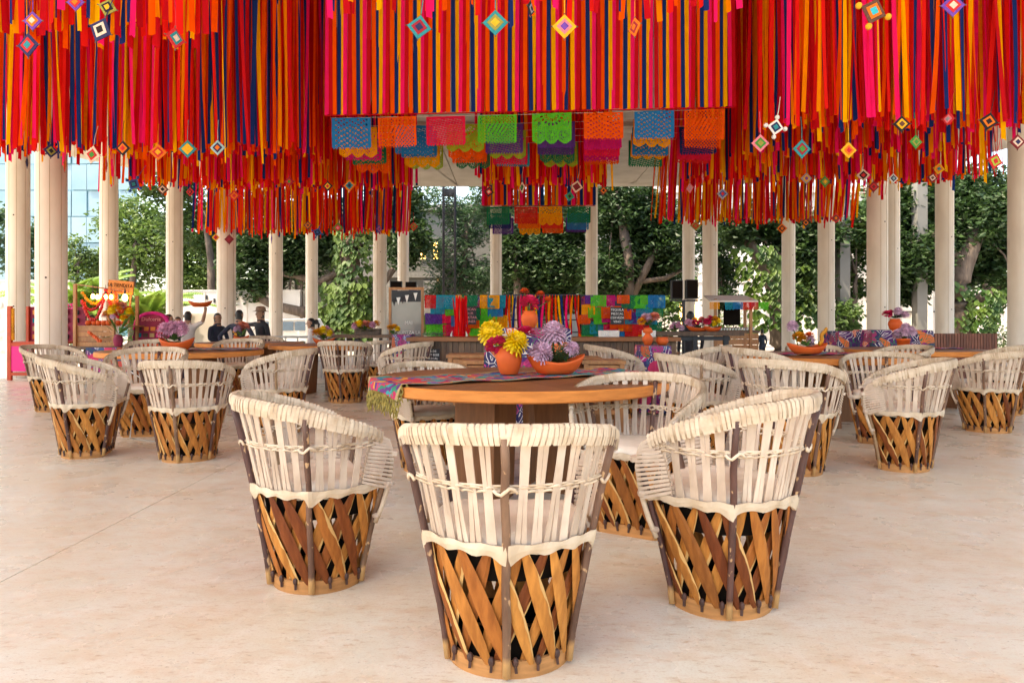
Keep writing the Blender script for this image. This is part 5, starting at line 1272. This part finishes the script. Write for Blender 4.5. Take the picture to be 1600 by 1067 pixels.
tr('big dark tree with thick trunk under the right end of the roof', 1502, 25, [(1500,500,17),(1496,450,16),(1510,400,15),(1530,360,10)], [[(1510,480,9),(1550,455,8),(1590,430,7),(1640,400,5)],[(1505,410,7),(1460,370,5),(1430,350,3)]], [(1430,320,45,45,2300),(1440,400,50,45,2600),(1430,450,45,20,1100),(1520,340,60,55,3200),(1560,300,60,50,2600),(1560,400,50,40,2000),(1480,290,50,30,1500),(1610,340,50,60,2000),(1590,450,35,25,800)], 'lf_dark', .25, 12, [(1490,440,1500,520,17,90),(1535,450,1520,515,24,260)])
tr('background tree filling the gap behind the small far paper flags', 840, 42, [(838,440,5),(842,380,4)], [], [(800,330,45,40,1500),(850,380,60,50,2400),(900,440,55,40,1800),(810,440,50,35,1500),(880,320,45,35,1300)], 'lf_dark', .34, 31)
tr('background tree filling the gap left of the tall loudspeakers', 1000, 42, [(1000,440,5),(1004,380,4)], [], [(950,350,45,50,1800),(1010,390,60,55,2600),(1050,440,35,40,1300),(960,450,45,30,1300),(1040,340,35,35,1000)], 'lf_mid', .34, 32)
tr('background tree behind the big right tree', 1540, 42, [(1540,440,5),(1538,380,4)], [], [(1440,370,60,60,2300),(1520,400,60,55,2300),(1580,340,50,60,1800),(1420,310,50,40,1300)], 'lf_mid', .34, 33)
tr('background tree behind the low limbs left of centre', 470, 42, [(470,440,4),(472,390,3)], [], [(420,380,45,45,1300),(480,400,45,50,1600),(620,370,35,50,1100)], 'lf_mid', .34, 34)
def bush(label, px0, px1, py0, py1, Y, m, n, size, seed, shape=.4):
    rr = random.Random(seed); p0, p1 = spot(px0,py1,Y), spot(px1,py0,Y); c = ((p0.x+p1.x)/2, Y, -.42); b = MB()
    leaf_cloud(b, [(0,0,(p0.z+p1.z)/2+.42,(p1.x-p0.x)/2,.7,(p1.z-p0.z)/2,n)], size, rr, shape)
    t = thing('leafy_shrub', label, 'shrub', c, 0, 'shrubs'); b.build('foliage', M[m], t)['kind'] = 'stuff'
    b = MB(); b.tube([(0,0,0),(.05,0,(p0.z+p1.z)/2+.42)], [.04,.02], 6); b.build('stem', M['trunk'], t)
bush('bright green shrub beyond the slatted planter', 1545, 1590, 500, 548, 33, 'lf_mid', 900, .16, 1)
bush('broad-leaved dark shrub between right columns', 1300, 1350, 470, 520, 33, 'lf_mid', 500, .34, 2, .5)
bush('broad-leaved green shrub behind the tall loudspeakers', 1015, 1060, 465, 520, 33, 'lf_vine', 400, .36, 3, .5)
bush('low green hedge behind the drinks cart', 1110, 1180, 490, 525, 33, 'lf_vine', 700, .22, 4)
bush('green shrub behind the shop stall', 100, 215, 490, 560, 31, 'lf_palm', 900, .30, 5, .2)
def palm(label, px, Y, py_top, n, Lf, seed):
    rr = random.Random(seed); t = thing('areca_palm', label, 'palm', (XX(px,Y),Y,-.42), 0, 'palms behind the stall'); h = ZZ(py_top,Y)+.42
    for k in range(n):
        az = k*2.4+rr.uniform(-.3,.3); e0 = rr.uniform(.9,1.45); L_ = Lf*rr.uniform(.8,1.1); pts = []; p = Vector((rr.uniform(-.3,.3),rr.uniform(-.3,.3),h*.42)); el = e0
        for i in range(12): pts.append(p.copy()); p = p+Vector((cos(az)*cos(el), sin(az)*cos(el), sin(el)))*(L_/11); el -= .12*rr.uniform(.8,1.3)
        b = MB(); b.tube(pts, [.025*(1-i/13) for i in range(12)], 4)
        for i in range(2, 12):
            d = (pts[i]-pts[i-1]).normalized(); side = d.cross(Vector((0,0,1))).normalized()
            for s_ in (-1, 1):
                for e in (0, .33, .66):
                    q = pts[i-1].lerp(pts[i], e); l_ = .42*sin(pi*min(1,(i+e)/12.5))*Lf/2.2; tip = q+side*s_*l_*.8+d*l_*.5-Vector((0,0,.12)); b.poly([q, q.lerp(tip,.45)+d*.075, tip, q.lerp(tip,.45)-d*.075])
        b.build('frond', M['lf_palm'], t)
palm('yellow-green palm left of the shop stall', 122, 29, 440, 22, 3.4, 1); palm('yellow-green palm right of the stall sign', 222, 29.5, 455, 22, 3.2, 2); palm('small palm between the stall posts', 165, 30, 465, 20, 3.0, 3)
palm('dark palm frond clump left of the paper flag wall', 668, 31.5, 478, 8, 2.2, 4)

# ------------------------------------------------------------------ buildings
M['glasst'] = mat('tower_glass', (.16,.27,.33), .25, col2=(.22,.33,.39), ns=.25, spec=.3); M['mull'] = mat('mullion', (.10,.28,.36), .5)
Y = 70; x0, x1 = XX(-60,Y), XX(222,Y); t = thing('glass_tower', 'pale blue glass office tower with thin grid lines at far left', 'building', (x0,Y,-.42))
w_, h_ = 24.5/F*Y, 41/F*Y; nc = int((x1-x0)/w_)
for i in range(nc):
    for j in range(10):
        b = MB(); b.box(((i+.5)*w_, 0, 1.5+(j+.5)*h_), (w_-.10,.08,h_-.10)); o = b.build('glass_pane', M['glasst'], t); o.rotation_euler = (R.uniform(-.006,.006),0,R.uniform(-.006,.006))
b = MB(); b.box((nc*w_/2-.1,.6,14.6), (nc*w_-.4,1.0,29.2)); b.build('core', M['mull'], t)
# rough stone wall and white walls
M['stone'] = mat('whitewashed_stone', (.72,.69,.64), .9, col2=(.45,.43,.40), ns=4, detail=8, bump=.8, bscale=3)
def wall(px0, px1, pyt, Y, label, m, th=.3, name='garden_wall', cap=True):
    x0, x1, z1 = XX(px0,Y), XX(px1,Y), ZZ(pyt,Y)+.42
    t = thing(name, label, 'wall', ((x0+x1)/2,Y,-.42)); b = MB(); b.box((0,0,z1/2), (x1-x0,th,z1)); b.build('wall_face', M[m], t)
    if cap: b = MB(); b.box((0,0,z1+.03), (x1-x0+.06,th+.08,.06)); b.build('coping', M[m], t)
    return t, x0, x1, z1
t, x0, x1, z1 = wall(-160,112,440,31,'rough whitewashed stone garden wall at far left','stone'); rr = random.Random(4)
for r_ in range(6):
    x = x0+.3
    while x < x1-.5:
        ww = rr.uniform(.35,.8); b = MB(); b.blob((x+ww/2-(x0+x1)/2, -.14, .3+r_*.5+rr.uniform(-.04,.04)), (ww*.48,.09,.23), 7); b.build('stone', M['stone'], t); x += ww
t, x0, x1, z1 = wall(284,470,455,36,'tall plain white wall behind the people at left','white')
for px in (322,345,388): b = MB(); b.box((XX(px,36)-(x0+x1)/2,-.16,z1/2), (.05,.03,z1-.1)); b.build('panel_seam', M['ceil'], t)
for px, py in ((325,465),(337,470)): b = MB(); q = spot(px,py,36); b.box((q.x-(x0+x1)/2,-.18,q.z+.42), (.08,.06,.22)); b.build('door_latch', M['black'], t)
wall(300,345,490,31.5,'low bare concrete wall under the raised tray','ceil',cap=False)
t, x0, x1, z1 = wall(1386,1720,455,42,'long white wall behind the big right tree','white')
b = MB(); b.box((0,-.2,ZZ(487,42)+.42), (x1-x0,.06,.08)); b.build('dark_rail', M['black'], t)
for px in (1396,1425,1450,1470,1530,1570): b = MB(); b.box((XX(px,42)-(x0+x1)/2,-.2,z1/2), (.3,.16,z1)); b.build('pilaster', M['white'], t)
# white vehicle
Y = 33; t = thing('white_van', 'white van with blue tinted windows parked behind the men', 'van', (XX(438,Y),Y,-.42)); 
M['carpaint'] = mat('white_car_paint', (.78,.78,.78), .25, var=.03); M['cglass'] = mat('tinted_glass', (.03,.06,.11), .08, spec=.8); M['tyre'] = mat('tyre_rubber', (.015,.015,.015), .8)
pr = [(-1.9,.35),(-1.95,.8),(-1.75,1.0),(-1.05,1.08),(-.45,1.62),(1.7,1.68),(2.0,1.1),(2.0,.35)]
b = MB(); b.rings([[(x,-.78,z) for x, z in pr],[(x,-.86,z*.98+.01) for x, z in pr],[(x,.86,z*.98+.01) for x, z in pr],[(x,.78,z) for x, z in pr]]); b.build('body', M['carpaint'], t)
for xa, xb in ((-.80,.05),(.12,.9),(.97,1.7)): b = MB(); sl_ = .33 if xa < 0 else 0; b.poly([(xa,-.865,1.1),(xb,-.865,1.1),(xb,-.845,1.52),(xa+sl_,-.845,1.52)]); b.build('side_window', M['cglass'], t)
b = MB(); b.poly([(-1.07,-.74,1.10),(-1.07,.74,1.10),(-.5,.7,1.61),(-.5,-.7,1.61)]); b.build('windscreen', M['cglass'], t).location = (-.012,0,.012)
for x in (-1.25,1.3):
    for y in (-.8,.8):
        b = MB(); n = 20; b.rings([[(x+.31*cos(2*pi*k/n), y+s_*.1, .31+.31*sin(2*pi*k/n)) for k in range(n)] for s_ in (-1,1)]); wo = b.build('wheel', M['tyre'], t); b = MB(); b.rings([[(x+.19*cos(2*pi*k/n), y+s_*.108, .31+.19*sin(2*pi*k/n)) for k in range(n)] for s_ in (-1,1)]); b.build('rim', M['steel'], wo)
for y in (-.6,.6): b = MB(); b.blob((-1.88,y,.82), (.08,.16,.09), 8); b.build('headlight', M['chalk'], t, True)
b = MB(); b.box((-.75,-.98,1.12), (.12,.18,.14)); b.build('door_mirror', M['black'], t)
# grey house with lit windows
M['wallgrey'] = mat('shaded_grey_render', (.17,.165,.15), .9, col2=(.14,.135,.12), ns=.7); M['wallgrey2'] = mat('shaded_stone_trim', (.24,.23,.21), .9); M['litwin'] = mat('lit_window', (1,.62,.18), .5, emit=2.2)  # wall and trim greys darkened to stand in for the trees' shade
Y = 48; x0, x1 = XX(440,Y), XX(880,Y); cx = (x0+x1)/2; h_ = ZZ(330,Y)+.42
t = thing('grey_house', 'grey rendered house with two lit yellow windows behind the lighting tower', 'building', (cx,Y,-.42))
b = MB(); b.box((0,3,h_/2), (x1-x0,6,h_)); b.build('wall', M['wallgrey'], t)
b = MB(); b.box((0,2.9,h_+.2), (x1-x0+.6,6.6,.4)); b.build('cornice', M['wallgrey2'], t)
zf = ZZ(430,Y)+.42; b = MB(); b.box((0,-.1,zf), (x1-x0,.2,.35)); b.build('string_course', M['wallgrey2'], t)
for px in (452,478,600,672,740): b = MB(); b.box((XX(px,Y)-cx,-.14,zf/2-.2), (.9,.28,zf-.4)); b.build('pilaster', M['wallgrey2'], t)
for px, py, wv, hv in ((661,392,7,26),(681,392,7,26)):
    q = spot(px,py,Y); f = MB(); f.box((q.x-cx,-.03,q.z+.42), (wv/F*Y+.24,.1,hv/F*Y+.24)); fr = f.build('window', M['wallgrey'], t)
    b = MB(); b.box((q.x-cx,-.07,q.z+.42), (wv/F*Y,.05,hv/F*Y)); b.build('pane', M['litwin'], fr)
    for k in (-1,1): b = MB(); b.box((q.x-cx,-.1,q.z+.42+k*.17), (wv/F*Y,.03,.05)); b.build('glazing_bar', M['wallgrey'], fr)
for px in (620,645):
    q = spot(px,456,Y); b = MB(); b.box((q.x-cx,-.03,q.z+.42), (.75,.1,1.0)); fr = b.build('window', M['wallgrey2'], t); b = MB(); b.box((q.x-cx,-.07,q.z+.42), (.6,.05,.85)); b.build('pane', M['cglass'], fr)
q = spot(684,452,Y)
for k in range(12): b = MB(); b.box((q.x-cx,-.08,q.z+.1+k*.1), (.3,.08,.07)); b.build('shutter_slat', M['tan'], t)
# white house at the right
Y = 54; x0, x1 = XX(880,Y), XX(1420,Y); cx = (x0+x1)/2; h_ = ZZ(300,Y)+.42
t = thing('white_house', 'bright white stuccoed house with pilasters behind the right columns', 'building', (cx,Y,-.42))
b = MB(); b.box((0,3,h_/2), (x1-x0,6,h_)); b.build('wall', M['white'], t)
for z, hh in ((h_+.15,.5),(ZZ(405,Y)+.42,.5),(ZZ(440,Y)+.42,.18)): b = MB(); b.box((0,-.12,z), (x1-x0+.4,.4,hh)); b.build('cornice', M['white'], t)
for px in (1050,1100,1150,1185,1270,1320,1365,1405): b = MB(); b.box((XX(px,Y)-cx,-.12,(ZZ(412,Y)+.42)/2), (1.0,.3,ZZ(412,Y)+.40)); b.build('pilaster', M['white'], t)
for px in (1130,1215,1345):
    q = spot(px,365,Y); b = MB(); b.box((q.x-cx,-.05,q.z+.42), (1.0,.14,1.8)); fr = b.build('window', M['wallgrey'], t); b = MB(); b.box((q.x-cx,-.1,q.z+.42), (.8,.08,1.6)); b.build('pane', M['cglass'], fr)
for px in (1062,1072,1088): b = MB(); q = spot(px,487,Y); b.box((q.x-cx,-.2,q.z+.2), (.5,.06,1.5)); b.build('lit_doorway', M['litwin'], t)
b = MB(); b.box((XX(1166,Y)-cx,-.3,ZZ(437,Y)+.42), (.45,.06,.22)); b.build('wall_plaque', M['tan'], t)
# bluish flat pilasters at right
for px, nm in ((1317,'left'),(1437,'right')):
    Y = 34; b = MB(); b.box((0,0,4.2), (.5,.5,8.4)); o = b.build('square_post', M['wallgrey'], None, False, (XX(px,Y),Y,-.42)); tag(o, 'grey square post among the right columns, the %s one' % nm, 'post')
# lighting truss
Y = 33; t = thing('lighting_truss', 'dark lattice lighting tower before the grey house', 'truss tower', (XX(702,Y),Y,-.42)); w_ = 18/F*Y; h_ = ZZ(285,Y)+.42
for sx in (-1,1):
    for sy in (-1,1): b = MB(); b.tube([(sx*w_/2,sy*w_/2,0),(sx*w_/2,sy*w_/2,h_)], .035, 6); b.build('chord', M['metal'], t)
b = MB(); n = 16
for k in range(n):
    z0, z1 = h_*k/n, h_*(k+1)/n
    for sy in (-1,1): b.bar((-w_/2,sy*w_/2,z0),(w_/2,sy*w_/2,z1),.025); b.bar((-w_/2,sy*w_/2,z0),(w_/2,sy*w_/2,z0),.025)
b.build('bracing', M['metal'], t)['kind'] = 'stuff'
b = MB(); b.box((0,0,h_-.5), (.5,.4,.3)); b.build('lamp_head', M['black'], t)
# metal railing behind the woman in white
Y = 17; t = thing('metal_railing', 'pale metal railing behind the woman in white', 'railing', (XX(465,Y),Y,-.42))
for z in (.55,1.15): b = MB(); b.box((0,0,z), (2.4,.04,.05)); b.build('rail', M['steel'], t)
for k in range(9): b = MB(); b.box((-1.2+k*.3,0,.58), (.03,.03,1.15)); b.build('baluster', M['steel'], t)

dup_labels = [k for k, n in LABELS.items() if n > 1]
print('DUP', dup_labels, 'objects', len(bpy.data.objects))
